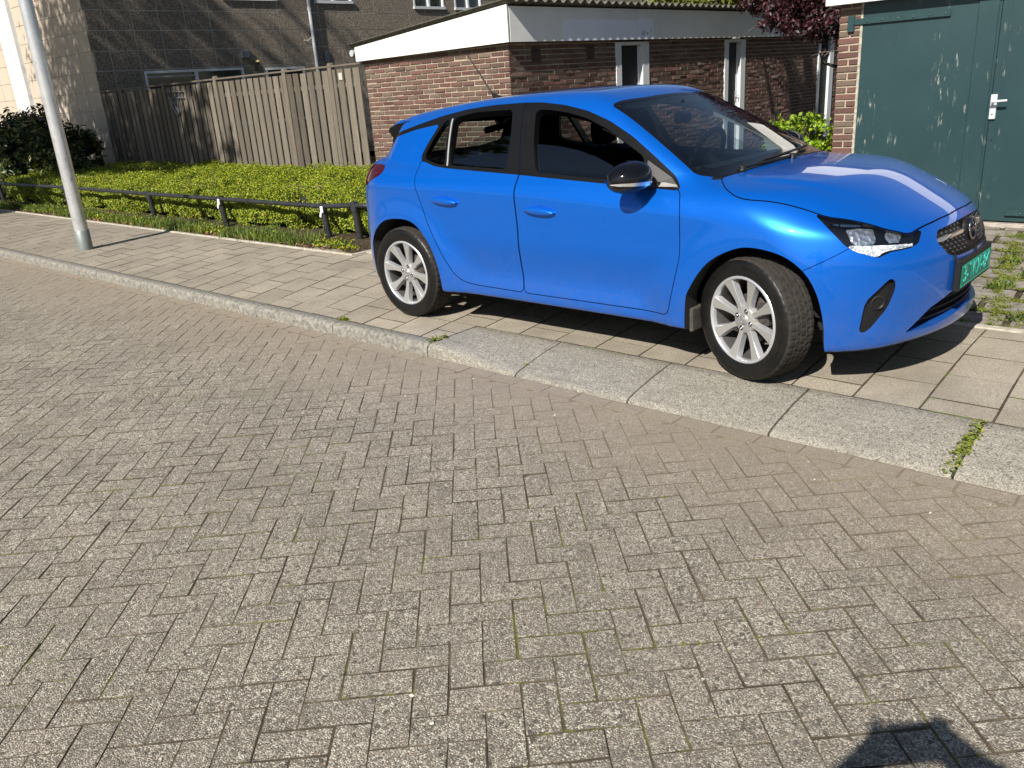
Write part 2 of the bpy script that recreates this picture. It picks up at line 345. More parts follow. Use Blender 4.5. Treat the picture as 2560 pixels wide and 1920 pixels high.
pk=dens([(-.80,-.006),(-.81,0),(-1.0,0),(-1.228,0)],3)+[(-1.245,-.005),(-1.257,-.016),(-1.264,-.035),(-1.266,-.12)]
pd=dens([(-.80,-.006),(-.81,0),(-.98,-.020),(-1.15,-.052)],3)+[(-1.20,-.064),(-1.228,-.073),(-1.24,-.082),(-1.246,-.12)]
x=.60; L=.98
while x>-16: strip(kerb,x-L,x,prof,prof,4,.0035,0); x-=L
strip(kerb,.60,1.31,pk,pd,14,.005,1)
x=1.31
while x<8: strip(kerb,x,x+.77,pd,pd,4,.0055,1); x+=.77
tag(kerb.build('kerb',[simple('kerb_grey',(.195,.182,.155),.85,var=.5,sc_=40),M['kerb_light']]),kind='structure')
# pavement tiles
pav=MB(); CW=.295; TL=.355
def tilt_(x): return float(np.interp(x,[-6,-1.6,-.45,.28,3.3],[.42,.42,.31,.18,.06]))
def warp(p): return (p[0]-tilt_(p[0])*(p[1]+1.16)*min(1,1.0/(1+max(0,p[1])*.35)),p[1])
for i in range(-52,26):
    x0=3.375+i*CW-.59
    st=(i%2)*TL/2
    k=-3
    while True:
        y0=-1.345+k*TL+st; k+=1
        if y0>.62: break
        yhi=.405 if x0<-2.6 else .585
        poly=[(x0,y0),(x0+CW,y0),(x0+CW,y0+TL),(x0,y0+TL)]
        poly=clip(clip(poly,(0,-1),1.160),(0,1),yhi)
        if len(poly)<3: continue
        poly=[warp(p) for p in poly]
        if x0>-.6: # beside the dropped kerb
            right=max(p[0] for p in poly)
            if right>.595:
                lower=clip(clip(poly,(1,0),.595),(0,1),-.803); up_=clip(poly,(0,-1),.803)
                if len(lower)>2: paver(pav,lower,0,gap=.0035,bev=.002,tilt=.0016,dz=.0012)
                poly=up_
                if len(poly)<3: continue
        zt=.0+.003*noise.noise((x0*.8,y0*.8,9))
        if poly[0][0]<-15: continue
        paver(pav,poly,zt,gap=.0042,bev=.0012,tilt=.0010,dz=.0006)
zpj=lambda x,y:.003*noise.noise((x*.8,y*.8,9))-.0034
joint_sheet(pav,-16,.595,-1.16,.60,zpj,.15,1); joint_sheet(pav,.595,8,-.81,.60,zpj,.15,1)
x=-2.4
while x<8: pav.boxx(x,x+.985,.59,.655,-.05,.006,2,.004); x+=.99
x=-15
while x<-2.3: pav.boxx(x,min(x+.985,-2.3),.41,.455,-.05,.012,2,.004); x+=.99
y=.46
while y<3.3: pav.boxx(-2.345,-2.30,y,y+.95,-.05,.010,2,.004); y+=.96
tag(pav.build('pavement',[M['paving_tile'],M['joint'],simple('edging',(.40,.36,.29),.85,var=.3,sc_=20)]),kind='structure')
drv=MB()
y=.665; r=0
while y<3.86:
    x=-2.25+(r%2)*.14
    hh=min(.30,3.87-y)
    while x<8:
        sk=-.13*(y-.66)
        ww=.30
        if abs(x+sk-(3.05))<.0: pass
        paver(drv,[(x+sk,y),(x+ww+sk,y),(x+ww+sk-.03,y+hh),(x+sk-.03,y+hh)],-.004,gap=.009,bev=.005,tilt=.004,jit=.005,dz=.003); x+=ww+.012
    y+=.305; r+=1
drv.add([(-2.3,.655,-.016),(8,.655,-.016),(8,3.95,-.016),(-2.3,3.95,-.016)],[(0,1,2,3)],1)
drv.add([(-2.85,3.95,-.014),(1.6,3.95,-.014),(1.6,16,-.014),(-2.85,16,-.014)],[(0,1,2,3)],1)
tag(drv.build('driveway',[M['old_tile'],M['joint']]),kind='structure')
# planted bed soil
bed=MB(); nx,ny=60,14
vs=[(-15+12.66*i/nx,.455+3.05*j/ny,-.01+.05*min(1,j/2)+.02*noise.noise((i*.7,j*.9,0))) for i in range(nx+1) for j in range(ny+1)]
bed.add(vs,[(i*(ny+1)+j,(i+1)*(ny+1)+j,(i+1)*(ny+1)+j+1,i*(ny+1)+j+1) for i in range(nx) for j in range(ny)],0,True)
tag(bed.build('soil',M['soil']),kind='structure')
# moss, grass and weeds in the joints (uncountable)
G=np.random.default_rng(5)
def tufts(spots,name,label,mat,n,rad,size,seed,up=.6,cat='moss'):
    P=[];N=[];S=[]
    g=np.random.default_rng(seed)
    for (x,y,z,r,k) in spots:
        m=int(n*k); q=g.normal(size=(m,2))*r*rad
        P.append(np.stack([x+q[:,0],y+q[:,1],z+np.abs(g.normal(size=m))*.006*up],1)); 
        d=g.normal(size=(m,3)); d[:,2]=np.abs(d[:,2])+.7; N.append(d); S.append(size*g.uniform(.5,1.4,m))
    P=np.concatenate(P);N=np.concatenate(N);S=np.concatenate(S)
    return tag(leaves(name,P,N,S,[mat],seed=seed),label,cat,kind='stuff')
sp=[]
for k in range(190):     # along the driveway joints
    r_=G.integers(0,10); y=.665+.305*r_+G.normal()*.012; x=G.uniform(2.4,4.2); 
    line=3.33-.16*(y-.66); 
    if G.random()<.6: x=line+G.normal()*.11
    sp.append((x,y,0,G.uniform(.5,1.5),G.uniform(.3,1.2)))
for k in range(110):
    y=G.uniform(.66,3.6); x=3.28-.16*(y-.66)+G.normal()*.045; sp.append((x,y,0,1.2,1))
for k in range(60): y=G.uniform(.66,2.4); x=G.uniform(3.4,4.0); sp.append((x,.665+.305*round((y-.665)/.305)+G.normal()*.03,0,1.6,1))
tufts(sp,'moss','yellow green moss and low weeds filling the joints of the driveway tiles',M['moss'],48,.014,.0065,11,1.2)
sp=[]
for k in range(26):
    t=k/25; sp.append((3.62-.02*t+G.normal()*.010,-.83-.40*t,-.002-.075*t**1.3,.55,.7 if .25<t<.7 else .3))
for (a,b) in ((1.32,-1.15),(2.09,-1.1)):
    for k in range(2): sp.append((a+G.normal()*.02,(b if b<0 else -1.20)+G.normal()*.04,.0 if b>-.9 else (-.03 if b>-1.1 else -.06),.35,.4))
for k in range(9): sp.append((-.36+G.uniform(-.05,.05),-1.16+G.normal()*.004,.001,.3,.4)); sp.append((.60+G.normal()*.008,-1.18+G.uniform(-.04,.08),.002,.5,.5)); 
tufts(sp,'kerb_moss','small green moss clumps in the joints between the kerb stones',M['moss'],30,.026,.011,12,2)
sp=[]
for k in range(4200):
    i=G.integers(-90,150); j=G.integers(-75,75); ox,oy=i+2*j,i-2*j
    a,b=[((ox,oy),(ox+2,oy)),((ox,oy+1),(ox,oy+3)),((ox+2,oy),(ox+2,oy+1)),((ox,oy+1),(ox+1,oy+1))][G.integers(0,4)]
    t=G.random(); px=(a[0]+(b[0]-a[0])*t)*w; py=(a[1]+(b[1]-a[1])*t)*w
    X=(px-py)*.7071-3.0; Y=(px+py)*.7071-4.1
    if not(-1<X<5.5 and -6<Y<-1.5): continue
    if noise.noise((X*.8,Y*.8,2))+.25*(X-1.5)/3<-.02: continue
    sp.append((X,Y,ZR-.004,.5,G.uniform(.2,.9)))
tufts(sp,'joint_moss','tiny specks of moss in the herringbone joints of the road',M['moss'],13,.010,.006,13,.5)
P=np.stack([G.uniform(-6,5,260),G.uniform(-5.5,-1.3,260),np.zeros(260)],1); P[:,2]=[zroad(a,b_)+.003 for a,b_ in P[:,:2]]
N=G.normal(size=(260,3))*.2; N[:,2]+=1
tag(leaves('debris',P,N,G.uniform(.004,.014,260),[simple('pale_chip',(.62,.56,.46),.8)],aspect=1.2,seed=15),'scattered pale chips and bits of dry plant on the road','debris',kind='stuff')
def blades(name,label,base,n,h,mat,seed,lean=.5,wd=.0035):
    g=np.random.default_rng(seed); V=[];F=[]
    for b in base:
        for k in range(int(n*b[3])):
            x=b[0]+g.normal()*b[2]; y=b[1]+g.normal()*b[2]; z=b[4] if len(b)>4 else 0
            a=g.uniform(0,6.28); l=h*g.uniform(.45,1.25); dx,dy=math.cos(a)*lean*l*g.uniform(.2,1.2),math.sin(a)*lean*l*g.uniform(.2,1.2)
            px,py=-math.sin(a)*wd,math.cos(a)*wd; o=len(V)
            V+=[(x-px,y-py,z),(x+px,y+py,z),(x+dx*.4+px*.8,y+dy*.4+py*.8,z+l*.62),(x+dx*.4-px*.8,y+dy*.4-py*.8,z+l*.62),(x+dx*1.1,y+dy*1.1,z+l*.95)]
            F+=[(o,o+1,o+2,o+3),(o+3,o+2,o+4)]
    mb=MB(); mb.add(V,F); return tag(mb.build(name,mat),label,'grass',kind='stuff')
bs=[]
for k in range(420):
    x=G.uniform(-13.5,-2.5); y=.50+abs(G.normal())*.16
    d=noise.noise((x*.9,0,0)); 
    if d<-.12: continue
    bs.append((x,y,.05,G.uniform(.3,1.2)))
blades('grass','tufts of long green grass along the front edge of the planted bed',bs,26,.12,M['grass'],21)
bs=[(3.13,1.62,.03,1),(3.10,1.55,.03,1),(3.5,1.35,.06,1),(3.62,1.3,.05,1),(3.42,.85,.05,.8),(3.2,1.95,.03,.6),(2.95,2.6,.03,.5),(3.02,2.35,.03,.6)]
blades('weeds','bright green weeds sprouting between the driveway tiles by the front bumper',bs,40,.055,M['grass'],22,1.2,.006)
# fallen dry leaves at the bed edge
P=np.stack([G.uniform(-13,-2.4,1400),.46+np.abs(G.normal(size=1400))*.16,G.uniform(.005,.03,1400)],1)
N=G.normal(size=(1400,3))*.5; N[:,2]+=1
tag(leaves('leaf_litter',P,N,G.uniform(.012,.035,1400),[M['dry_leaf']],seed=5),'dry brown leaves and twigs lying on the soil at the bed edge','leaf litter',kind='stuff')
# low weeds in the bed front
P=np.stack([G.uniform(-13.2,-2.45,9000),.52+np.abs(G.normal(size=9000))*.17,np.abs(G.normal(size=9000))*.04+.01],1)
k=np.array([noise.noise((p[0]*1.3,p[1]*2,4)) for p in P])>-.02; P=P[k]
N=G.normal(size=(len(P),3)); N[:,2]=np.abs(N[:,2])+.4
tag(leaves('ground_weeds',P,N,G.uniform(.010,.026,len(P)),[M['hedge_leaf']],seed=6),'low leafy weeds growing on the soil in front of the hedge','weeds',kind='stuff')
# ================================================================ BUILDINGS
def brick_wall(mb, O, U, N, width, z0, z1, excl=(), bl=.215, bh=.0625, jm=.0135, top=None, rough=.004, seed=1, start=0):
    """real bricks: O corner point at z=0, U along the wall, N outward. mat 0 brick, 1 mortar"""
    g=random.Random(seed); O=Vector(O);U=Vector(U);N=Vector(N); r=0; z=z0
    while z<z1-.01:
        h=bh-jm; u=-(bl/2 if (r+start)%2 else 0); 
        while u<width-.004:
            a=max(u,0); b=min(u+bl-jm,width)
            u+=bl
            segs=[(a,b)]
            for (e0,e1,ez0,ez1) in excl:
                if z+h>ez0 and z<ez1:
                    ns=[]
                    for s0,s1 in segs:
                        if s1<=e0 or s0>=e1: ns.append((s0,s1))
                        else:
                            if s0<e0: ns.append((s0,e0))
                            if s1>e1: ns.append((e1,s1))
                    segs=ns
            for s0,s1 in segs:
                if s1-s0<.02: continue
                if top and z+h>top((s0+s1)/2): continue
                d=.009+g.gauss(0,rough*.5); t1=g.gauss(0,rough*.45); t2=g.gauss(0,rough*.5); i=.0035
                P=[]
                for (uu,zz,su,sz) in ((s0,z,1,1),(s1,z,-1,1),(s1,z+h,-1,-1),(s0,z+h,1,-1)):
                    j1=g.uniform(-.0018,.0018);j2=g.uniform(-.0018,.0018)
                    P.append(O+U*(uu+i*su+j1)+Vector((0,0,zz+i*sz+j2))+N*(d+t1*su+t2*sz))
                for (uu,zz) in ((s0,z),(s1,z),(s1,z+h),(s0,z+h)): P.append(O+U*uu+Vector((0,0,zz))+N*(-.004))
                f=[(0,1,2,3),(4,5,1,0),(5,6,2,1),(6,7,3,2),(7,4,0,3)]
                if U.cross(Vector((0,0,1))).dot(N)<0: f=[q[::-1] for q in f]
                mb.add(P,f,0)
        z+=bh; r+=1
XF=-2.86; YG=3.55      # shed brick faces
shed=thing('brick_shed','row of low brick sheds with white fascia and corrugated roof behind the car','shed')
b=MB()
brick_wall(b,(-5.62,YG,0),(1,0,0),(0,-1,0),5.62+XF+.009,0,1.99,seed=3)
b.boxx(-5.62,XF-.004,YG+.002,YG+.1,0,2.05,1)
b.build('gable_wall',[M['brick'],M['mortar']],shed)
b=MB()
exd=[(5.79-YG,6.63-YG,0,2.0),(8.93-YG,9.66-YG,0,2.0),(12.75-YG,13.5-YG,0,2.0)]
brick_wall(b,(XF,YG-.009,0),(0,1,0),(1,0,0),14.0-YG,0,1.99,excl=exd,seed=4,start=1,rough=.0055)
for y0,y1 in ((YG+.1,5.79),(6.63,8.93),(9.66,12.75),(13.5,14.6)): b.boxx(XF-.1,XF-.002,y0,y1,0,2.05,1)
b.build('front_wall',[M['brick'],M['mortar']],shed)
def zroof(x): return 2.405+(x+2.67)*(.27/3.09)
# gable fascia
b=MB(); 
b.prism([(-5.68,1.925),(XF+.10,1.955),(XF+.10,zroof(-2.76)-.03),(-5.68,zroof(-5.68)-.03)],None,(0,.02),0,facing((0,YG-.08,0),(0,-1,0)) )
b.build('fascia',M['white'],shed)
b=MB()
b.boxx(-2.78,-2.76,YG-.055,6.195,1.955,2.35,0); b.boxx(-2.78,-2.76,6.2,9.6,1.955,2.35,0); b.boxx(-2.78,-2.76,9.604,14.2,1.955,2.35,0)
b.boxx(-2.7585,-2.757,4.52,6.195,1.955,2.21,1); b.boxx(-2.7585,-2.757,6.201,6.62,1.955,2.23,1)
g=random.Random(3)
for (y,z,l,a) in ((6.33,2.03,.075,.1),(6.345,2.02,.03,1.2),(6.365,2.04,.05,-.4),(6.375,2.02,.04,.5),(6.395,2.05,.045,0),(6.425,2.04,.03,.3),(6.46,2.03,.035,-.3),(6.475,2.03,.03,0),(6.56,2.07,.07,0),(6.56,1.995,.04,.1)):
    Mx=Matrix.Rotation(a,3,'X'); b.box((-2.7563,y,z),(.0015,.006,l),2,Mx)
b.boxx(-2.86,-2.78,YG-.05,14.2,1.958,1.972,0)
b.build('fascia',[M['white'],M['white_patch'],simple('marker_ink',(.02,.03,.12),.6)],shed)
b=MB()   # corrugated sheets: waves run down the slope, profile along y
ny=int((14.4-(YG-.15))/.0148)
vs=[];th=.008
for i in range(ny+1):
    y=YG-.15+i*.0148; zz=.024*math.sin(2*math.pi*(y-YG)/.177)
    for x in (-5.78,-4.2,-2.645): 
        vs.append((x,y,zroof(x)+zz+.004))
    for x in (-2.645,-4.2,-5.78): vs.append((x,y,zroof(x)+zz+.004-th))
fs=[]
for i in range(ny):
    for j in range(6):
        fs.append((i*6+j,(i+1)*6+j,(i+1)*6+(j+1)%6,i*6+(j+1)%6))
fs+= [(0,1,2,3,4,5),tuple(ny*6+k for k in (5,4,3,2,1,0))]
b.add(vs,fs,0,True); b.build('corrugated_roof',M['corr'],shed)
for (y0,y1) in ((5.79,6.63),(8.93,9.66)):
    b=MB(); fx=XF-.01
    b.boxx(fx-.08,fx+.03,y0,y0+.13,0,1.93,0,.003); b.boxx(fx-.08,fx+.03,y1-.17,y1,0,1.93,0,.003); b.boxx(fx-.08,fx+.029,y0+.13,y1-.17,1.885,1.93,0)
    fr=b.build('door_frame',M['frame_grey'],shed)
    b=MB(); b.boxx(fx-.078,fx-.04,y0+.13,y1-.17,0,1.883,0)
    b.boxx(fx-.038,fx-.03,y1-.215,y1-.172,.02,1.88,1)
    d=b.build('door',[M['dark_open'],M['frame_grey']],shed)
    b=MB(); b.tube([(fx-.03,y1-.215,1.02),(fx+.02,y1-.215,1.02),(fx+.02,y1-.30,1.02)],.009,8,0); b.boxx(fx-.038,fx-.03,y1-.235,y1-.200,.93,1.1,0); b.build('handle',M['pole'],d)
b=MB(); b.boxx(XF-.06,XF+.03,12.75,12.84,0,1.95,0,.003); b.boxx(XF-.06,XF+.03,13.3,13.5,0,1.95,0,.003); b.boxx(XF-.055,XF-.02,12.84,13.3,0,1.95,1); b.build('door_frame',[M['frame_grey'],M['dark_open']],shed)
b=MB(); b.boxx(-5.6,XF-.1,YG+.1,14.2,.02,1.95,0); b.build('interior',M['dark_open'],shed)
# air bricks below the fascia
M['air']=simple('air_brick',(.05,.035,.03),.8)
for y in (3.98,5.12):
    b=MB(); b.boxx(XF+.002,XF+.006,y-.004,y+.168,1.715,1.905,0)
    for k in range(5): b.boxx(XF+.0065,XF+.014,y+k*.036,y+.020+k*.036,1.72,1.90,0)
    b.build('air_brick',M['air'],shed)
b=MB(); b.tube([(-5.74,YG-.12,2.04),(-5.74,14.2,2.04)],.045,10,0); b.build('gutter',M['pvc'],shed)
# ---------------- garage
gar=thing('garage','brick garage with tall dark green double doors and white fascia on the right','garage')
GY=3.92
b=MB(); brick_wall(b,(1.03,GY-.009,0),(1,0,0),(0,-1,0),.19,0,1.99,seed=8,rough=.003)
b.boxx(1.032,1.225,GY-.007,GY+.3,0,2.0,1)
brick_wall(b,(1.03,GY+5.9,0),(0,-1,0),(-1,0,0),5.9,0,2.4,seed=9); b.boxx(1.035,1.1,GY+.3,GY+5.9,0,2.4,1)
b.build('brick_pier',[M['brick'],M['mortar']],gar)
b=MB(); b.boxx(1.222,1.245,GY-.012,GY+.06,0,1.98,0,.003); b.build('door_jamb',simple('weathered_jamb',(.36,.34,.28),.8,var=.4,sc_=30),gar)
b=MB(); b.boxx(.93,6.5,GY-.13,GY-.10,1.965,2.38,0,.004); b.boxx(.93,.96,GY-.10,GY+6,1.965,2.38,0); b.boxx(.96,6.5,GY-.10,GY+.05,1.975,1.99,0); b.build('fascia',M['white'],gar)
b=MB(); b.boxx(.90,6.5,GY-.16,GY+6,2.38,2.43,0); b.boxx(1.1,6.5,GY+.08,GY+6,0,.02,0); b.boxx(6.3,6.45,GY+.05,GY+6,0,2.37,0); b.build('roof',simple('roof_felt',(.07,.07,.07),.9),gar)
b=MB(); b.boxx(1.247,2.393,GY-.006,GY+.03,.035,1.972,0,.003)
b.boxx(2.215,2.375,GY-.019,GY-.0065,.04,1.965,0,.005)
d1=b.build('door',M['green'],gar)
b=MB(); b.boxx(2.398,3.56,GY-.004,GY+.03,.035,1.972,0,.003); b.boxx(2.398,2.47,GY-.0065,GY-.0045,.04,1.965,0,.001); d2=b.build('door',M['green'],gar)
b=MB(); b.boxx(3.565,6.4,GY-.006,GY+.2,0,1.98,0); b.build('side_wall',M['brick'],gar)
def strap(x0,x1,z,par,pin=True):
    b=MB(); yq=GY-.03
    b.boxx(x0,x1,yq,yq+.008,z-.026,z+.026,0,.002)
    n=6
    for k in range(n): 
        b.lathe([(0,.006),(.008,.004),(.011,0)],facing((x0+.12+(x1-x0-.16)*k/(n-1),yq,z-.004),(0,-1,0)),8,0)
    if pin: b.boxx(x0-.055,x0+.004,yq-.012,yq+.03,z-.085,z+.055,0,.004)
    b.boxx(x0+.1,x0+.2,yq+.006,GY-.006,z-.02,z+.02,0); b.boxx(x1-.1,x1-.02,yq+.006,GY-.006,z-.02,z+.02,0)
    return b.build('hinge_strap',M['green_iron'],par)
strap(1.17,2.0,1.81,d1); strap(1.17,2.0,.16,d1); strap(2.62,3.56,.115,d2,False); strap(2.62,3.56,1.81,d2,False)
b=MB(); hx=2.40; yq=GY-.03
b.boxx(hx-.005,hx+.045,yq,yq+.022,.915,1.12,0,.003)
b.tube([(hx+.02,yq+.01,1.062),(hx+.02,yq-.05,1.062)],.010,10,0)
b.tube([(hx+.012,yq-.05,1.062),(hx+.06,yq-.055,1.066),(hx+.135,yq-.052,1.069)],[.012,.0105,.0095],10,0)
b.lathe([(0,.002),(.006,.002),(.006,0)],facing((hx+.02,yq,.955),(0,-1,0)),10,1)
b.build('handle',[simple('handle_white_metal',(.68,.69,.72),.35,.3),M['dark_open']],d2)
b=MB(); b.lathe([(0,.001),(.008,.001),(.008,0)],facing((2.435,GY-.0075,.745),(0,-1,0)),12,0); b.boxx(2.430,2.440,GY-.009,GY-.0075,.725,.742,0); b.build('keyhole',M['dark_open'],d2)
b=MB(); b.boxx(1.2,6.4,GY-.06,GY+.03,-.02,.022,0,.004); b.build('threshold',simple('threshold',(.34,.30,.25),.9,var=.3,sc_=25),gar)
# ---------------- block of flats
XP=-14.3
flat=thing('apartment_building','grey block of flats clad in gravel panels rising behind the wooden fence','apartment building')
b=MB(); b2=MB()
ycols=[3.47,3.86]+[3.86+.605*k for k in range(1,34)]
zrow=[0,.37,.755,1.14,1.525,1.91,2.295,2.685,3.08,3.475,3.87,4.27,4.67,5.07,5.47,5.87,6.27]
wins=[(4.50,6.93,1.0,2.265),(7.52,8.66,1.0,2.235),(6.7,8.12,3.735,4.9),(9.25,10.4,3.71,4.9),(12.55,13.72,3.62,4.8),(14.15,15.27,3.61,4.8),(17.2,19.9,3.6,4.8)]
def cut_rects(r,holes):
    rs=[r]
    for h in holes:
        n=[]
        for (a,b_,c,d) in rs:
            if h[0]>=b_ or h[1]<=a or h[2]>=d or h[3]<=c: n.append((a,b_,c,d)); continue
            if a<h[0]: n.append((a,h[0],c,d))
            if b_>h[1]: n.append((h[1],b_,c,d))
            a2,b3=max(a,h[0]),min(b_,h[1])
            if c<h[2]: n.append((a2,b3,c,h[2]))
            if d>h[3]: n.append((a2,b3,h[3],d))
        rs=n
    return rs
for y0,y1 in zip(ycols[:-1],ycols[1:]):
    for z0,z1 in zip(zrow[:-1],zrow[1:]):
        for (a,c,d,e) in cut_rects((y0+.009,y1-.009,z0+.008,z1-.008),wins):
            if c-a>.02 and e-d>.02: b.boxx(XP-.05,XP+rnd.uniform(-.0015,.0015),a,c,d,e,0)
for (a,c,d,e) in cut_rects((3.48,24,0,6.27),wins): b.boxx(XP-.2,XP-.003,a,c,d,e,1)
b.build('side_wall',[M['panel'],M['panel_joint']],flat)
b=MB(); x=XP; k=0
while x>-28:
    wd_=.62
    for z0,z1 in zip(zrow[:-1],zrow[1:]):
        x1=x-wd_
        if -18.95<x-wd_/2<-18.05: continue
        b.boxx(x1+.006,x-.006 if k else x-.0,3.47-rnd.uniform(0,.002),3.52,z0+.006,z1-.006,0)
    x-=wd_; k+=1
b.boxx(-28,XP-.006,3.478,3.7,0,6.27,1)
b.build('front_wall',[simple('front_panel',(.50,.42,.33),.85,var=.25,sc_=55),M['panel_joint']],flat)
b=MB(); b.boxx(-18.95,-18.1,3.40,3.477,0,6.3,0); b.build('white_column',M['white'],flat)
for i,(y0,y1,z0,z1) in enumerate(wins):
    b=MB(); f=.05; xx=XP-.06; o=XP+.012
    b.boxx(xx,o,y0,y1,z1-f,z1,0); b.boxx(xx,o+.03,y0-.02,y1+.02,z0-.02,z0+f,0); b.boxx(xx,o,y0,y0+f,z0+f,z1-f,0); b.boxx(xx,o,y1-f,y1,z0+f,z1-f,0)
    ym=(y0+y1)/2; b.boxx(xx,o-.003,ym-.035,ym+.035,z0+f,z1-f,0)
    if i==0: b.boxx(xx,o-.004,y0+f,ym-.036,z1-.14,z1-.11,2)
    w_=b.build('window',[M['frame_grey'],M['dark_open'],M['panel_joint']],flat)
    b=MB(); b.boxx(xx-.01,xx+.005,y0+f,ym-.035,z0+f,z1-f,0); b.boxx(xx-.01,xx+.005,ym+.035,y1-f,z0+f,z1-f,0); b.build('pane',M['winglass'],w_)
b=MB(); b.tube([(XP+.06,9.0,0),(XP+.06,9.0,6.3)],.042,12,0)
for z in (1.9,3.55): b.tube([(XP+.06,9.0,z-.03),(XP+.06,9.0,z+.03)],.05,12,0)
b.build('drainpipe',M['pvc'],flat)
b=MB(); b.tube([(XP+.05,8.96,2.90),(XP+.03,8.86,2.83),(XP+.01,8.75,2.84)],.006,6,0); b.build('cable',M['white'],flat)
b=MB(); b.boxx(XP-.0,XP+.05,6.92,7.14,2.47,2.64,0,.006); [b.boxx(XP+.05,XP+.056,6.93,7.13,2.49+.03*k,2.505+.03*k,0) for k in range(5)]; b.build('vent',simple('vent_grey',(.16,.18,.2),.5),flat)
b=MB(); b.boxx(XP,XP+.03,7.22,7.33,2.2,2.40,0,.004); b.tube([(XP+.02,7.28,2.36),(XP+.13,7.28,2.38)],.015,8,0); b.lathe([(0,.05),(.05,.035),(.07,0),(.06,-.012),(0,-.012)],Matrix.Translation((XP+.14,7.28,2.37)),14,1)
b.build('wall_lamp',[simple('lamp_arm',(.05,.045,.04),.5),simple('brass_shade',(.55,.42,.2),.35,.5)],flat)
b=MB(); b.boxx(XP,XP+.03,9.28,9.44,2.3,2.58,0,.004); [b.boxx(XP+.03,XP+.036,9.29,9.43,2.31+.03*k,2.325+.03*k,0) for k in range(9)]; b.build('vent',simple('vent_dark',(.10,.11,.13),.5),flat)
b=MB(); b.boxx(-28,XP-.1,3.7,24,6.2,6.3,0); b.boxx(-28,XP-.2,23.8,24,0,6.2,0); b.boxx(-27.9,XP-.22,3.72,23.8,.01,6.19,1); b.build('roof',[M['panel'],M['dark_open']],flat)
# ---------------- fence
fen=thing('wooden_fence','tall weathered board fence between the flats and the brick shed','fence')
FY=3.47; g=random.Random(12)
b=MB(); x=-5.66; k=0
while x>-14.2:
    wd_=.140; 
    b.box((x-wd_/2,FY+g.uniform(-.002,.002),.94+g.uniform(-.006,.004)),(wd_,.016,1.82),0,Matrix.Rotation(g.gauss(0,.0035),3,'Y'),.002)
    b.box((x-.165,FY+.070,.925),(.10,.016,1.78),0,None,.001)
    x-=.187; k+=1
b.boxx(-14.2,-5.65,FY+.012,FY+.058,1.60,1.66,0); b.boxx(-14.2,-5.65,FY+.012,FY+.058,.3,.36,0)
b.build('board_panel',M['wood'],fen)
b=MB(); b.boxx(-14.25,-5.60,FY-.028,FY+.06,1.885,1.912,0,.003); b.build('cap_rail',M['wood'],fen)
for x in (-6.33,-7.52,-9.62,-11.5,-13.3):
    b=MB(); pts=[(-.045,0),(.045,0),(.045,1.905)]+[(.045*math.cos(a),1.905+.045*math.sin(a)) for a in [math.pi*q/8 for q in range(1,8)]]+[(-.045,1.905)]
    b.prism(pts,None,(0,.06),0,facing((x,FY+.035,0),(0,-1,0))); b.build('post',M['wood'],fen)
b=MB(); b.boxx(-6.13,-6.05,FY-.022,FY-.010,1.70,1.80,0,.004); b.build('sign',simple('small_plate',(.45,.45,.40),.6),fen)
# bicycle-rack like bracket hanging on the fence
b=MB(); bx,bz=-11.05,1.55
for (p0,p1) in (((-.32,.22),(.30,.20)),((-.32,.10),(.30,.10)),((-.30,.2),(-.05,-.22)),((.28,.2),(.02,-.18)),((-.05,-.22),(.10,.08)),((.02,-.18),(-.14,.08)),((-.14,.08),(-.02,.2)),((.10,.08),(.2,.2))):
    b.tube([(bx+p0[0],FY-.03,bz+p0[1]),(bx+p1[0],FY-.05,bz+p1[1])],.012,6,0)
wb=tag(b.build('metal_bracket',simple('bracket_iron',(.16,.17,.18),.5,.4)),'grey metal bracket hanging on the shaded middle of the wooden fence','bracket')
# ================================================================ STREET THINGS
lamp=thing('lamp_post','bare galvanised lamp post standing on the pavement at the left','lamp post')
PX,PY=-5.87,-.71
b=MB(); b.tube([(PX,PY,-.05),(PX+.002,PY,.42),(PX+.0,PY,1.6),(PX+.0,PY,3.45)],[.076,.075,.073,.068],28,0); b.build('pole',M['pole'],lamp)
b=MB(); b.lathe([(.0765,-.04),(.081,0),(.081,.225),(.0765,.23)],Matrix.Translation((PX,PY,0)),28,0); b.build('sleeve',M['pole_sleeve'],lamp)
b=MB(); b.lathe([(.03,0),(.09,.04),(.16,.24),(.05,.32),(0,.33)],Matrix.Translation((PX,PY,3.45)),20,0); b.build('lantern',M['pole'],lamp)
rail=thing('rail_fence','low black tubular rail around the planted bed','rail fence')
posts=[(-13.0,.72,.40),(-10.2,.80,.40),(-7.30,.82,.385),(-5.38,.82,.385),(-3.30,.86,.375),(-2.80,.90,.40),(-2.38,.93,.40),(-2.38,3.3,.40)]
b=MB(); b.tube([(p[0],p[1],p[2]) for p in posts[:5]],.026,12,0); b.tube([(p[0],p[1],p[2]) for p in posts[4:]],.026,12,0); 
b.build('rail_bar',M['rail'],rail)
wp=simple('chipped_white',(.62,.62,.60),.7)
for i,(x,y,z) in enumerate(posts[:-1]):
    b=MB(); b.tube([(x,y+.03,-.02),(x,y,z-.01)],.036,12,0); b.tube([(x,y,z-.06),(x,y,z+.035)],.042,12,0)
    if i in (3,4): b.box((x+.02,y-.036,z-.03),(.045,.014,.07),1,None,.004); b.box((x-.005,y-.038,z-.085),(.03,.012,.06),1,Matrix.Rotation(.4,3,'Y'),.003)
    b.build('post',[M['rail'],wp],rail)
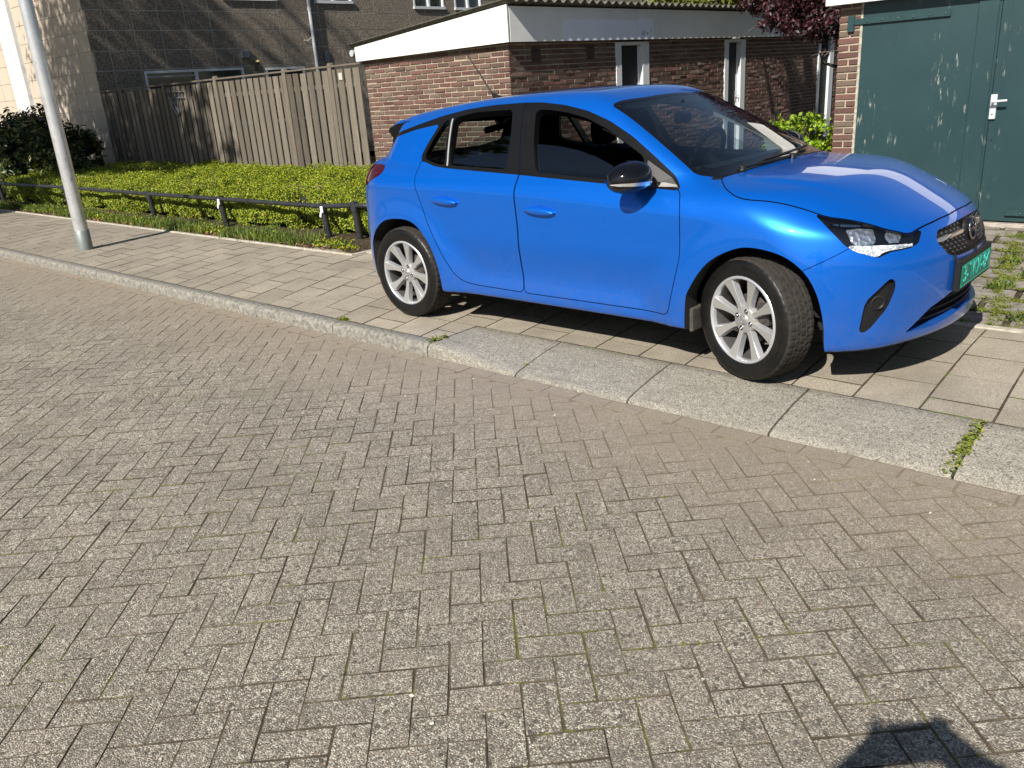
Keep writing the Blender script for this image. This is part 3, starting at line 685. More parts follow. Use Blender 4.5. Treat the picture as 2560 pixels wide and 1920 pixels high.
# ================================================================ PLANTS
# low box-leaved hedge filling the bed: dark core + ~80k leaves
g=np.random.default_rng(31)
def hz(x,y):
    return .43+.04*(y-.9)/2.5+.08*noise.noise((x*1.1,y*1.3,0))+.05*noise.noise((x*3.1,y*3.3,5))+(.04 if x>-4 else 0)
def hfront(x): return (.97 if x>-4 else .93)+.10*noise.noise((x*.9,3,0))+.04*noise.noise((x*3,1,0))
X0,X1=-13.4,-2.48
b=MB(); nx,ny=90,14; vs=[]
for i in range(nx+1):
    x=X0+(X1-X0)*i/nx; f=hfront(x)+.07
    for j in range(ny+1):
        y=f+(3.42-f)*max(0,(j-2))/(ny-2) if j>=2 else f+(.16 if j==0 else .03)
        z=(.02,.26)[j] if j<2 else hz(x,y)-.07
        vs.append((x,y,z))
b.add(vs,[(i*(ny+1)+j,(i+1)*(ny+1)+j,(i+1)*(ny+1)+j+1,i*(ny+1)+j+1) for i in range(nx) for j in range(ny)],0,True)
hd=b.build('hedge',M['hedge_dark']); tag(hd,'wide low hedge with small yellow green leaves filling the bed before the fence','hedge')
P=[];N=[]
nt_=115000
xs=g.uniform(X0,X1,nt_); ys=g.uniform(.9,3.44,nt_)
lump=np.array([noise.noise((a*5,b_*5,2)) for a,b_ in zip(xs,ys)])
for a,b_,lu in zip(xs,ys,lump):
    f=hfront(a)
    if b_<f: continue
    P.append((a,b_,hz(a,b_)+lu*.06+g.normal()*.022)); N.append((g.normal()*.6,g.normal()*.6-.25,1))
nf=52000
xs=g.uniform(X0,X1,nf); zs=g.uniform(.03,.44,nf)**1.0
for a,z in zip(xs,zs):
    f=hfront(a); lu=noise.noise((a*5,z*6,8)); 
    if z<.10 and noise.noise((a*2.2,z*3,1))>.15: continue
    P.append((a,f+.03+lu*.05+abs(g.normal())*.025+ (.10*(1-z/.2) if z<.2 else 0),z)); N.append((g.normal()*.6,-1,g.normal()*.6+.45))
nf=5000
for k in range(nf): P.append((X1+g.normal()*.03,g.uniform(1.,3.4),g.uniform(.05,.48))); N.append((1,g.normal()*.5,g.normal()*.5+.3))
P=np.array(P);N=np.array(N)
o=leaves('foliage',P,N,g.uniform(.011,.023,len(P)),[M['hedge_leaf']],hd,1.5,seed=3)
o['kind']='stuff'
b=MB()
for k in range(70):
    x=g.uniform(-12,-2.8); y=g.uniform(1.0,1.7); z=hz(x,y)+.01; a=g.uniform(-.6,.6)+(0 if g.random()<.6 else 1.5); l=g.uniform(.12,.4)
    b.tube([(x,y,z),(x+l*.5*math.cos(a),y+l*.5*math.sin(a),z+.02),(x+l*math.cos(a),y+l*math.sin(a),z-.01)],.0028,4,0,False)
b.build('bare_twigs',simple('twig',(.30,.21,.13),.8),hd)['kind']='stuff'
def crown(cs,n,size,g,shell=.55,flat=.8):
    """leaf positions in lumpy clusters; cs: list of (centre, radius, weight)"""
    P=[];N=[]
    W=np.array([c[2] for c in cs],float); W/=W.sum()
    for c,wt in zip(cs,W):
        m=int(n*wt); nb=max(4,m//40)
        d=g.normal(size=(nb,3)); d/=np.linalg.norm(d,axis=1,keepdims=True); r=g.uniform(shell,1,nb)**.6
        B=np.array(c[0])+d*r[:,None]*np.array([c[1],c[1],c[1]*flat])
        idx=g.integers(0,nb,m); q=g.normal(size=(m,3))*c[1]*.13
        P.append(B[idx]+q); N.append(d[idx]+g.normal(size=(m,3))*.7+np.array([0,0,.5]))
    P=np.concatenate(P);N=np.concatenate(N); return P,N,g.uniform(.7,1.3,len(P))*size
# big dark evergreen shrub at the left edge
rh=thing('evergreen_shrub','large dark glossy leaved shrub at the left edge before the flats','shrub')
cs=[((-14.2,1.7,.85),.72,3),((-13.4,2.0,.60),.5,2),((-14.7,2.2,1.08),.62,2.4),((-13.8,1.3,.45),.5,1.5),((-13.15,2.45,.38),.34,1.0),((-15.4,1.6,.85),.75,2),((-13.6,2.6,.85),.38,.9)]
P,N,S=crown(cs,20000,.050,g,.3,.95)
k=P[:,2]>.03; leaves('foliage',P[k],N[k],S[k],[M['rhodo_leaf']],rh,2.6,seed=8)
b=MB(); 
for c in cs:
    b.tube([(-13.9+rnd.uniform(-.4,.4),1.9,0),(c[0][0]*.5-13.9*.5,c[0][1],c[0][2]*.5),c[0]],[.03,.022,.01],6,0)
    b.lathe([(0,c[1]*.5),(c[1]*.35,c[1]*.35),(c[1]*.5,0),(c[1]*.35,-c[1]*.35),(0,-c[1]*.5)],Matrix.Translation(c[0]),10,1)
b.build('branches',[M['bark'],M['hedge_dark']],rh)
# yellow green bush by the garage corner
bu=thing('yellow_green_bush','small bright yellow green bush growing beside the garage brick corner','bush')
cs=[((.02,4.75,.32),.30,1.2),((.12,4.95,.62),.30,1.5),((.38,5.0,.72),.24,1),((-.05,4.9,.35),.26,.8),((.35,5.0,.35),.3,1)]
P,N,S=crown(cs,5200,.034,g,.5,1.0); P[:,0]+=.0
leaves('foliage',P,N,S,[M['bush_leaf']],bu,1.5,seed=9)
b=MB()
for k in range(14):
    a=rnd.uniform(0,6.28); b.tube([(.15,4.9,0),(.15+.12*math.cos(a),4.9+.12*math.sin(a),.45),(.15+.25*math.cos(a),4.9+.2*math.sin(a),rnd.uniform(.8,1.02))],[.008,.006,.003],5,0)
b.build('stems',M['bark'],bu)
def tree(name,label,base,H,lean,limbs,crowns,nleaf,lsize,leaf,bark,seed,r0=.12,group=None,aspect=1.8,shell=.35,extra=()):
    t=thing(name,label,'tree',group); g_=random.Random(seed); b=MB(); base=Vector(base)
    top=base+Vector((lean[0],lean[1],H))
    mid=base.lerp(top,.5)+Vector((g_.uniform(-.15,.15),g_.uniform(-.15,.15),0))
    b.tube([base,base.lerp(mid,.5),mid,top],[r0,r0*.85,r0*.7,r0*.35],12,0)
    for k in range(limbs):
        s=base.lerp(top,g_.uniform(.3,.95)); c=crowns[k%len(crowns)]; a=Vector(c[0])+Vector([g_.gauss(0,c[1]*.5) for _ in range(3)])
        m=s.lerp(a,.5)+Vector((g_.gauss(0,.15),g_.gauss(0,.15),.15)); b.tube([s,s.lerp(m,.6)+Vector((0,0,.05)),m,a],[r0*.38,r0*.3,r0*.2,r0*.07],6,0)
        for q in range(5):
            e=a.lerp(m,g_.uniform(0,.8)); b.tube([e,e+Vector([g_.gauss(0,c[1]*.3) for _ in range(3)])],[r0*.09,r0*.03],4,0,False)
    for (p0,p1,rr_) in extra: b.tube([p0,Vector(p0).lerp(Vector(p1),.5)+Vector((.03,.02,0)),p1],[rr_,rr_*.85,rr_*.6],7,0)
    b.build('trunk',bark,t)
    gg=np.random.default_rng(seed); P,N,S=crown(crowns,nleaf,lsize,gg,shell); leaves('crown',P,N,S,[leaf],t,aspect,seed=seed)
    return t
tree('purple_leaved_tree','dark purple leaved tree hanging over the far end of the shed roof',(-.15,8.7,0),3.4,(-.3,.2),18,
     [((-1.35,8.3,2.62),.62,3),((-.75,8.0,2.75),.7,3),((-1.3,8.6,3.35),.8,3),((-.5,8.6,3.9),1.0,3),((-1.85,8.2,2.45),.32,.8),((-1.05,7.9,2.12),.40,1.4),((-1.5,8.0,2.2),.33,.9),((-.6,7.9,2.0),.40,1.2),((-1.75,8.4,3.9),.6,1.6),((.1,8.2,3.3),.7,1.5)],34000,.034,M['purple_leaf'],M['bark'],41,.10,extra=[((-.3,8.5,2.4),(-1.95,7.9,3.1),.05),((-1.95,7.9,3.1),(-2.15,7.5,5.6),.06),((-1.95,7.9,3.1),(-1.80,7.9,5.4),.045),((-1.9,8.3,3.1),(-2.15,8.6,5.2),.07),((-2.0,7.2,3.3),(-2.3,6.9,5.2),.03),((-1.9,7.9,3.1),(-2.0,7.2,3.3),.035),((-2.0,8.2,3.0),(-1.9,8.3,3.1),.05),((-1.9,8.3,3.0),(-2.25,9.3,4.9),.04)])
bam=[((-4.5,17,3.4),1.3,2),((-2.6,16.5,3.3),1.2,2),((-6.8,17.5,3.3),1.3,2),((-1.2,17.5,3.8),1.4,2),((-4,18,5),1.6,2),((-8.8,18,3.6),1.3,1.5)]
tree('bamboo_thicket','dense yellow green bamboo like foliage rising behind the corrugated roof',(-4.4,17.2,0),4.6,(.2,.4),30,bam,16000,.085,M['bamboo_leaf'],M['bark_light'],43,.09,None,4.0,.2)
tree('garden_tree','light barked tree with crooked branches behind the shed',(-4.35,13.9,0),3.6,(-.3,.2),14,[((-4.2,14.3,3.9),1.0,1),((-3.6,14.6,4.3),1.0,1)],1800,.07,M['bamboo_leaf'],M['bark_light'],44,.085,'garden trees behind the shed',3.0)
tree('garden_tree','dark green tree standing beyond the garage and the shed end',(-1.6,17.5,0),5,(.5,.4),20,[((-.8,16.8,3.3),1.5,2),((.6,17.6,4.2),1.7,2),((-2.0,18,4.5),1.7,2),((1.6,16.6,2.6),1.5,2)],9000,.10,M['tree_leaf'],M['bark'],45,.14,'garden trees behind the shed')
# street tree out of frame on the left: its shadow falls on the flats and the fence
tree('street_tree','bare limbed street tree casting its dappled shadow over the flats and the fence',(-13.0,-4.6,0),6.2,(-.4,.3),60,
     [((-13.6,-4.2,6.6),1.6,2),((-12.6,-4.0,8.2),1.8,2.2),((-14.6,-4.4,8.6),1.8,2.2),((-11.6,-4.4,7.0),1.2,1.2),((-15.2,-4.3,6.6),1.3,1.4),((-10.9,-4.6,6.3),.9,.9),((-13.6,-4.6,10.4),1.8,1.6)],15000,.075,M['tree_leaf'],M['bark'],46,.17,'street trees')
tree('street_tree','tall roadside tree throwing streaks of shade on the dark side wall of the flats',(-10.9,-6.5,0),9.5,(.2,.1),44,
     [((-9.6,-6.1,9.2),1.2,1.3),((-10.3,-6.1,8.4),1.0,1.3),((-8.9,-6.2,8.3),.8,.9),((-8.0,-6.2,8.7),.8,.6),((-8.7,-6.1,9.9),.9,.7),((-11.6,-6.2,9.6),1.6,2),((-10.4,-6.0,11.6),1.9,2.4),((-12.4,-6.4,12.0),1.7,2),((-9.4,-6.4,13.6),1.6,2),((-11.4,-6.5,14.4),2.0,2.4)],9500,.13,M['tree_leaf'],M['bark'],47,.2,'street trees')
# ================================================================ THE CAR
def ncs(xs, ys):
    """natural cubic spline with linear extrapolation"""
    xs=np.array(xs,float); ys=np.array(ys,float); n=len(xs); h=np.diff(xs)
    A=np.zeros((n,n)); b=np.zeros(n); A[0,0]=A[-1,-1]=1
    for i in range(1,n-1):
        A[i,i-1]=h[i-1]; A[i,i]=2*(h[i-1]+h[i]); A[i,i+1]=h[i]
        b[i]=6*((ys[i+1]-ys[i])/h[i]-(ys[i]-ys[i-1])/h[i-1])
    M=np.linalg.solve(A,b)
    s0=(ys[1]-ys[0])/h[0]-h[0]*(M[1])/6; s1=(ys[-1]-ys[-2])/h[-1]+h[-1]*M[-2]/6
    def f(x):
        x=np.asarray(x,float); i=np.clip(np.searchsorted(xs,x)-1,0,n-2)
        xc=np.clip(x,xs[0],xs[-1]); a=xs[i+1]-xc; c=xc-xs[i]; hi=h[i]
        v=(M[i]*a**3+M[i+1]*c**3)/(6*hi)+(ys[i]/hi-M[i]*hi/6)*a+(ys[i+1]/hi-M[i+1]*hi/6)*c
        return v+np.where(x<xs[0],s0*(x-xs[0]),0)+np.where(x>xs[-1],s1*(x-xs[-1]),0)
    return f
def smax(a,b,k):
    h=np.maximum(k-np.abs(a-b),0)/k
    return np.maximum(a,b)+h*h*k*.25
def smin(a,b,k): return -smax(-a,-b,k)
def sstep(a,b,x):
    t=np.clip((x-a)/(b-a),0,1); return t*t*(3-2*t)
WB=2.538; WR=.312; ARCH=.362
w0=ncs([-.75,-.5,-.2,.2,.8,1.3,1.9,2.4,2.75,3.0,3.2,3.4],[.74,.815,.855,.870,.866,.865,.868,.874,.862,.835,.79,.72])
zcr=ncs([-.6,0,.6,1.2,1.8,2.4,3.0],[.90,.90,.895,.875,.84,.80,.74])   # shoulder crease height
xf0=ncs([.12,.17,.21,.26,.34,.45,.55,.64,.70,.76,.82],[3.19,3.255,3.29,3.305,3.312,3.320,3.320,3.303,3.270,3.218,3.12])
xr0=ncs([.15,.22,.3,.45,.6,.8,.95,1.05,1.15,1.25,1.4],[-.60,-.655,-.69,-.715,-.71,-.69,-.65,-.57,-.485,-.42,-.37])
hood=ncs([1.6,2.0,2.3,2.6,2.85,3.05,3.2,3.35],[1.04,1.025,1.0,.972,.932,.88,.825,.75])
roof=ncs([-.75,-.5,-.2,.2,.6,1.0,1.3,1.6,1.9],[1.235,1.29,1.345,1.395,1.425,1.435,1.43,1.405,1.35])
gb=ncs([-.6,-.2,.4,1.0,1.6,2.1,2.5],[.72,.765,.795,.80,.795,.77,.72])
def sideW(x,z):
    q=z-zcr(x)
    # profile below / above crease
    up=np.maximum(q,0); dn=np.maximum(-q,0)
    k=.02
    up=.5*(q+np.sqrt(q*q+k*k)); dn=up-q
    t=.48*up+1.8*np.maximum(up-.06,0)**2
    t=t+.045*dn
    # lower tuck and sill flare
    fl=sstep(.40,.25,z)
    tuck=.022*sstep(.62,.40,z)
    t=t+tuck-.024*fl+ .35*np.maximum(.20-z,0)
    W=w0(x)-t
    for cx in (0.,WB):
        d=np.hypot(x-cx,z-WR)-ARCH
        u=d-.055; ring=w0(x)+.010-.28*(.5*(u+np.sqrt(u*u+.0009))-.013)-.02*np.maximum(-d,0)
        W=smax(W,ring,.022)
    return W
def lower(x,ay,z):
    fs=ay-sideW(x,z)
    ff=x-(xf0(z)-.37*ay**2-.34*ay**6)
    fr=(xr0(z)+.20*ay**2+.50*ay**6)-x
    yc=.60-.13*np.clip((x-2.45)/.5,0,1.5)**2
    ridge=.011*sstep(yc+.035,yc-.035,ay)*sstep(2.30,2.6,x)*sstep(3.12,2.9,x)
    ft=(z-(hood(x)+ridge-.055*ay**2-.14*ay**6))
    fb=(.222-.035*sstep(2.6,2.95,x)+.02*sstep(3.05,3.3,x))-z
    e=smax(fs,ff*.9,.16)
    e=smax(e,fr*.9,.14)
    e=smax(e,ft,.07)
    return smax(e,fb,.03)
def green(x,ay,z):
    h=z-.93
    G=gb(x)-.36*np.maximum(h,0)-.45*np.maximum(h,0)**2
    gs=(ay-G)*.9
    # windscreen
    ws=((x-(2.44-.22*ay**2-.25*ay**6))*.455+(z-.93)*.89)
    gr=z-(roof(x)-.07*ay**2-.22*ay**6)
    rr=((xr0(z)+.50*ay**2+.45*ay**6)-x)*.85
    e=smax(gs,gr,.10)
    e=smax(e,ws,.05)
    e=smax(e,rr,.06)
    return smax(e,.75-z,.05)
def body(x,y,z):
    ay=np.abs(y); ay=np.sqrt(ay*ay+1e-6)
    return smin(lower(x,ay,z),green(x,ay,z),.035)
def grad(P,f=body,e=1e-3):
    g=np.stack([f(P[:,0]+e,P[:,1],P[:,2])-f(P[:,0]-e,P[:,1],P[:,2]),
                f(P[:,0],P[:,1]+e,P[:,2])-f(P[:,0],P[:,1]-e,P[:,2]),
                f(P[:,0],P[:,1],P[:,2]+e)-f(P[:,0],P[:,1],P[:,2]-e)],1)/(2*e)
    return g

def mk_poly(pts,rounds=2):
    p=[np.array(q,float) for q in pts]
    for _ in range(rounds):
        o=[]
        for i in range(len(p)):
            a,b_=p[i],p[(i+1)%len(p)]; L=np.linalg.norm(b_-a); f=min(.25,.02/max(L,1e-6)) if rounds>=1 else 0
            o+= [a+(b_-a)*f,b_-(b_-a)*f]
        p=o
    return np.array(p)
def smooth_poly(pts,k=6):
    P_=[np.array(q,float) for q in pts]; o=[]
    for i in range(len(P_)-1):
        a,b_,c,d=P_[max(i-1,0)],P_[i],P_[i+1],P_[min(i+2,len(P_)-1)]
        for j in range(k):
            t=j/k; o.append(.5*((2*b_)+(c-a)*t+(2*a-5*b_+4*c-d)*t*t+(3*b_-a-3*c+d)*t**3))
    return np.array(o+[P_[-1]])
def sd(poly,x,y):
    """signed distance to a closed polygon, negative inside"""
    d=np.full(len(x),1e9); ins=np.zeros(len(x),bool)
    for i in range(len(poly)):
        a=poly[i]; b_=poly[(i+1)%len(poly)]; e=b_-a; wx=x-a[0]; wy=y-a[1]
        t=np.clip((wx*e[0]+wy*e[1])/max(e@e,1e-12),0,1); d=np.minimum(d,(wx-e[0]*t)**2+(wy-e[1]*t)**2)
        c=((a[1]>y)!=(b_[1]>y))&(x<(b_[0]-a[0])*(y-a[1])/(b_[1]-a[1]+1e-15)+a[0]); ins^=c
    d=np.sqrt(d); return np.where(ins,-d,d)
class Shell:
    def __init__(s,h=.017):
        xs=np.arange(-.80,3.42,h); ys=np.arange(-.97,.04,h); zs=np.arange(.14,1.50,h)
        X,Y,Z=np.meshgrid(xs,ys,zs,indexing='ij'); F=body(X.ravel(),Y.ravel(),Z.ravel()).reshape(X.shape)
        S=F<0; nx,ny,nz=S.shape
        c=np.zeros((nx-1,ny-1,nz-1),int); acc=np.zeros((nx-1,ny-1,nz-1,3)); 
        cor=[(a,b_,d) for a in (0,1) for b_ in (0,1) for d in (0,1)]
        def sub(A,o): return A[o[0]:nx-1+o[0],o[1]:ny-1+o[1],o[2]:nz-1+o[2]]
        for o in cor:
            for ax in range(3):
                if o[ax]: continue
                o2=list(o); o2[ax]=1; f0=sub(F,o); f1=sub(F,o2); m=(f0<0)!=(f1<0)
                t=np.where(m,f0/(f0-f1+1e-30),0)
                for k in range(3):
                    base=o[k]; acc[...,k]+=np.where(m,(t if k==ax else base),0)
                c+=m
        act=c>0; idx=-np.ones(act.shape,int); idx[act]=np.arange(act.sum())
        I=np.argwhere(act); P=(I+acc[act]/c[act][:,None])*h+np.array([xs[0],ys[0],zs[0]])
        q=[]
        for ax in range(3):
            o2=[0,0,0]; o2[ax]=1
            A=S[:nx-1 if ax==0 else nx,:ny-1 if ax==1 else ny,:nz-1 if ax==2 else nz]
            B=S[o2[0]:,o2[1]:,o2[2]:][:A.shape[0],:A.shape[1],:A.shape[2]]
            E=np.argwhere(A!=B); u,v_=[(1,2),(2,0),(0,1)][ax]
            E=E[(E[:,u]>0)&(E[:,v_]>0)&(E[:,u]<act.shape[u])&(E[:,v_]<act.shape[v_])]
            E=E[(E<np.array(act.shape)).all(1)]
            def at(du,dv):
                J=E.copy(); J[:,u]-=du; J[:,v_]-=dv; return idx[J[:,0],J[:,1],J[:,2]]
            Q=np.stack([at(1,1),at(0,1),at(0,0),at(1,0)],1)
            fl=~A[E[:,0],E[:,1],E[:,2]]; Q[fl]=Q[fl][:,::-1]; q.append(Q[(Q>=0).all(1)])
        s.V=[tuple(p) for p in s.project(P,4)]
        s.polys=[list(r) for r in np.concatenate(q).tolist()]; s.lab=['body']*len(s.polys)
        s.arr=None
    def project(s,P,n=3):
        P=np.array(P,float)
        for _ in range(n):
            f=body(P[:,0],P[:,1],P[:,2]); g_=grad(P); P=P-g_*(f/np.maximum((g_*g_).sum(1),1e-9))[:,None]
        return P
    def cut(s,src,fn,inside,keep=None):
        """split polys with a label in src by fn; the part with fn<0 takes the label inside"""
        src=set(src if isinstance(src,(list,tuple,set)) else [src])
        A=np.array(s.V); val=fn(A); val=np.where(np.abs(val)<2e-5,2e-5,val); val=list(val)
        cache={}; NP=[];NL=[]; new=[]
        for p,l in zip(s.polys,s.lab):
            if l not in src: NP.append(p);NL.append(l); continue
            sg=[val[i]<0 for i in p]
            if all(sg): NP.append(p); NL.append(inside); continue
            if not any(sg): NP.append(p); NL.append(l); continue
            a=[];b_=[]
            for k in range(len(p)):
                i,j=p[k],p[(k+1)%len(p)]
                (a if sg[k] else b_).append(i)
                if sg[k]!=sg[(k+1)%len(p)]:
                    key=(min(i,j),max(i,j))
                    if key not in cache:
                        t=val[i]/(val[i]-val[j]); q=A[i]+(A[j]-A[i])*t; cache[key]=len(A)+len(new); new.append(q)
                    a.append(cache[key]); b_.append(cache[key])
            if len(a)>2: NP.append(a); NL.append(inside)
            if len(b_)>2: NP.append(b_); NL.append(l)
        if new:
            new=s.project(np.array(new),2); s.V+= [tuple(q) for q in new]
        s.polys,s.lab=NP,NL
    def panel(s,src,fn,inside,gap=.0028):
        s.cut(src,lambda P:fn(P)-gap,'_t'); s.cut('_t',lambda P:fn(P)+gap,inside)
        s.lab=['seam' if l=='_t' else l for l in s.lab]
    def finish(s): s.A=np.array(s.V); g_=grad(s.A); s.N=g_/np.maximum(np.linalg.norm(g_,axis=1,keepdims=True),1e-9)
    def emit(s,labels,name,mats,parent,side='both',off=0.,depth=None,wallmi=0,flat=None,thick=None,mi=0):
        """side: near (y<0), far (mirror) or both. off moves along the normal. depth: add walls going inwards"""
        labels=set(labels if isinstance(labels,(list,tuple,set)) else [labels])
        ps=[p for p,l in zip(s.polys,s.lab) if l in labels]
        used=sorted({i for p in ps for i in p}); mp={i:k for k,i in enumerate(used)}
        P=s.A[used]+s.N[used]*off; Nn=s.N[used]; F=[[mp[i] for i in p] for p in ps]; mis=[mi]*len(F)
        if depth is not None:
            ec={}
            for p in F:
                for k in range(len(p)):
                    e=(p[k],p[(k+1)%len(p)]); ec[(min(e),max(e))]=ec.get((min(e),max(e)),0)+1
            bd=[(p[k],p[(k+1)%len(p)]) for p in F for k in range(len(p)) if ec[(min(p[k],p[(k+1)%len(p)]),max(p[k],p[(k+1)%len(p)]))]==1]
            bd=[e for e in bd if not(abs(P[e[0]][1])<1e-4 and abs(P[e[1]][1])<1e-4)]
            n=len(P); vid=sorted({i for e in bd for i in e}); m2={i:n+k for k,i in enumerate(vid)}
            extra=P[vid]-Nn[vid]*depth; P=np.concatenate([P,extra]); Nn=np.concatenate([Nn,Nn[vid]])
            walls=[[a,m2[a],m2[b_],b_] for a,b_ in bd]
        else: walls=[]
        outs=[]
        for sg in ((1,) if side=='near' else (-1,) if side=='far' else (1,-1)):
            outs.append((P*np.array([1,sg,1]),Nn*np.array([1,sg,1]),F if sg==1 else [f[::-1] for f in F],walls if sg==1 else [w_[::-1] for w_ in walls]))
        V=np.concatenate([o[0] for o in outs]); NV=np.concatenate([o[1] for o in outs]); FF=[];MI=[];SM=[]
        k=0
        for o in outs:
            for f in o[2]: FF.append([i+k for i in f]); MI.append(mi); SM.append(True)
            for f in o[3]: FF.append([i+k for i in f]); MI.append(wallmi); SM.append(False)
            k+=len(o[0])
        me=bpy.data.meshes.new(name); me.from_pydata(V.tolist(),[],FF)
        for m in (mats if isinstance(mats,(list,tuple)) else [mats]): me.materials.append(m)
        me.polygons.foreach_set('material_index',MI); me.polygons.foreach_set('use_smooth',SM); me.update()
        if not walls: me.normals_split_custom_set_from_vertices(NV.tolist())
        else:
            ln=[]; 
            for pi,f in enumerate(FF):
                if SM[pi]: ln+= [tuple(NV[i]) for i in f]
                else: ln+= [tuple(me.polygons[pi].normal)]*len(f)
            me.normals_split_custom_set(ln)
        o=bpy.data.objects.new(name,me); col.objects.link(o); o.parent=parent; return o
# ---- car materials
def paint():
    q=NM('blue_metallic_paint'); n=q.voro(900,'Color'); s_=q.sep(n)
    c=q.mix(s_[0],(.0,.100,.50),(.0,.140,.65)); q.set(c,.36,.5,.3); q.b.inputs['Coat Weight'].default_value=1; q.b.inputs['Coat Roughness'].default_value=.015; q.b.inputs['Coat IOR'].default_value=1.4
    zz=q.sep()[2]; mr=q.n('ShaderNodeMapRange'); mr.inputs[1].default_value=.55; mr.inputs[2].default_value=.20; q.l(zz,mr.inputs[0]); mr.inputs[4].default_value=.30
    d=q.math('MULTIPLY',mr.outputs[0],q.ramp(q.noise(14,6,.75),[(.35,.2),(.75,1.)])); q.l(q.mix(d,c,(.17,.15,.12)),q.b.inputs['Base Color']); q.l(q.math('MULTIPLY_ADD',d,.6,.012),q.b.inputs['Coat Roughness'])
    return q.m
M['paint']=paint()
M['trim']=simple('satin_black_trim',(.006,.006,.0065),.36,spec=.22,var=.1)
M['gloss']=NM('gloss_black').set((.004,.004,.005),.06,0,.6).m
M['plastic']=simple('dark_plastic',(.010,.010,.011),.5,spec=.3,var=.15,sc_=40)
M['liner']=simple('wheel_arch_liner',(.008,.008,.008),.9)
M['seam']=NM('shut_line').set((.002,.004,.02),.8,0,.1).m
M['chrome']=NM('chrome').set((.80,.81,.83),.12,1,.5).m
M['interior_dark']=simple('interior_black',(.006,.006,.007),.8,spec=.1)
M['headliner']=simple('headliner',(.42,.42,.40),.85,var=.05)
M['seat']=simple('seat_fabric',(.006,.006,.007),.9,spec=.05,var=.3,sc_=60)
def glassmat(name,tint,rough=.0,frac=.06):
    q=NM(name); t=q.t; gl=q.n('ShaderNodeBsdfGlossy'); gl.inputs['Roughness'].default_value=.01; gl.inputs[0].default_value=(1,1,1,1)
    tr=q.n('ShaderNodeBsdfTransparent'); tr.inputs[0].default_value=tint+(1,); 
    mx=q.n('ShaderNodeMixShader'); lw=q.n('ShaderNodeLayerWeight'); lw.inputs[0].default_value=.5; k=q.math('MULTIPLY_ADD',q.math('POWER',lw.outputs['Facing'],5.0),.92,frac)
    q.l(k,mx.inputs[0]); q.l(tr.outputs[0],mx.inputs[1]); q.l(gl.outputs[0],mx.inputs[2]); q.l(mx.outputs[0],t.nodes['Material Output'].inputs[0]); return q.m
M['glass']=glassmat('window_glass_clear',(.62,.68,.68),frac=.10); M['glass_front']=glassmat('windscreen_glass',(.62,.70,.70),frac=.11); M['glass_tint']=glassmat('window_glass_tinted',(.40,.46,.46)); M['lens']=glassmat('lamp_lens',(.93,.94,.95))
q=NM('alloy'); q.set((.66,.67,.69),.25,.65,.5); M['alloy']=q.m
q=NM('alloy_face'); q.set((.37,.36,.345),.42,.45,.5); M['alloy_face']=q.m
M['barrel']=simple('rim_barrel',(.16,.155,.15),.4,.6,var=.2)
q=NM('rubber_side'); c=q.ramp(q.noise(9,4,.6),[(.3,(.004,.004,.004)),(.8,(.012,.011,.010))]); q.set(c,.40,0,.3); M['rubber_side']=q.m
q=NM('rubber_tread'); c=q.ramp(q.noise(30,5,.7),[(.3,(.020,.018,.016)),(.8,(.052,.046,.040))]); q.set(c,.9,0,.2); M['rubber']=q.m
q=NM('tail_red'); q.set((.045,.002,.004),.08,0,.6); M['tail']=q.m
M['disc']=simple('brake_parts',(.05,.042,.037),.7,.3,var=.4,sc_=30)

M['bar']=NM('bar_chrome').set((.72,.68,.60),.2,.9,.5).m
car=thing('parked_car','bright blue five door hatchback with open windows parked on the pavement','car')
B=Shell()
X_=lambda P:P[:,0]; AY=lambda P:-P[:,1]; Z_=lambda P:P[:,2]
B.polys,B.lab=B.polys,B.lab
B.cut('body',lambda P:P[:,1]-0.0,'k'); 
keep=[(p,'body') for p,l in zip(B.polys,B.lab) if l=='k']; B.polys=[k[0] for k in keep]; B.lab=[k[1] for k in keep]
xz=lambda poly,lo=.42:(lambda P:np.maximum(sd(poly,P[:,0],P[:,2]),lo+P[:,1]))
uz=lambda poly,lo=2.5:(lambda P:np.maximum(sd(poly,P[:,0]+P[:,1],P[:,2]),lo-P[:,0]))
xy=lambda poly,lo=.6:(lambda P:np.maximum(sd(poly,P[:,0],-P[:,1]),lo-P[:,2]))
# wheel arches
ra=smooth_poly([(-.375,.0),(-.375,.40),(-.33,.54),(-.18,.655),(-.01,.687),(.15,.668),(.27,.565),(.345,.42),(.378,.25),(.385,0)])
fa=smooth_poly([(2.205,.0),(2.205,.35),(2.235,.46),(2.33,.59),(2.46,.665),(2.57,.683),(2.71,.655),(2.81,.585),(2.872,.48),(2.905,.34),(2.912,.22),(2.912,0)])
B.cut('body',xz(ra,.50),'hole'); B.cut('body',xz(fa,.50),'hole')
B.cut('body',lambda P:np.maximum(P[:,2]-.255,grad(P)[:,2]/np.maximum(np.linalg.norm(grad(P),axis=1),1e-9)+.6),'under')
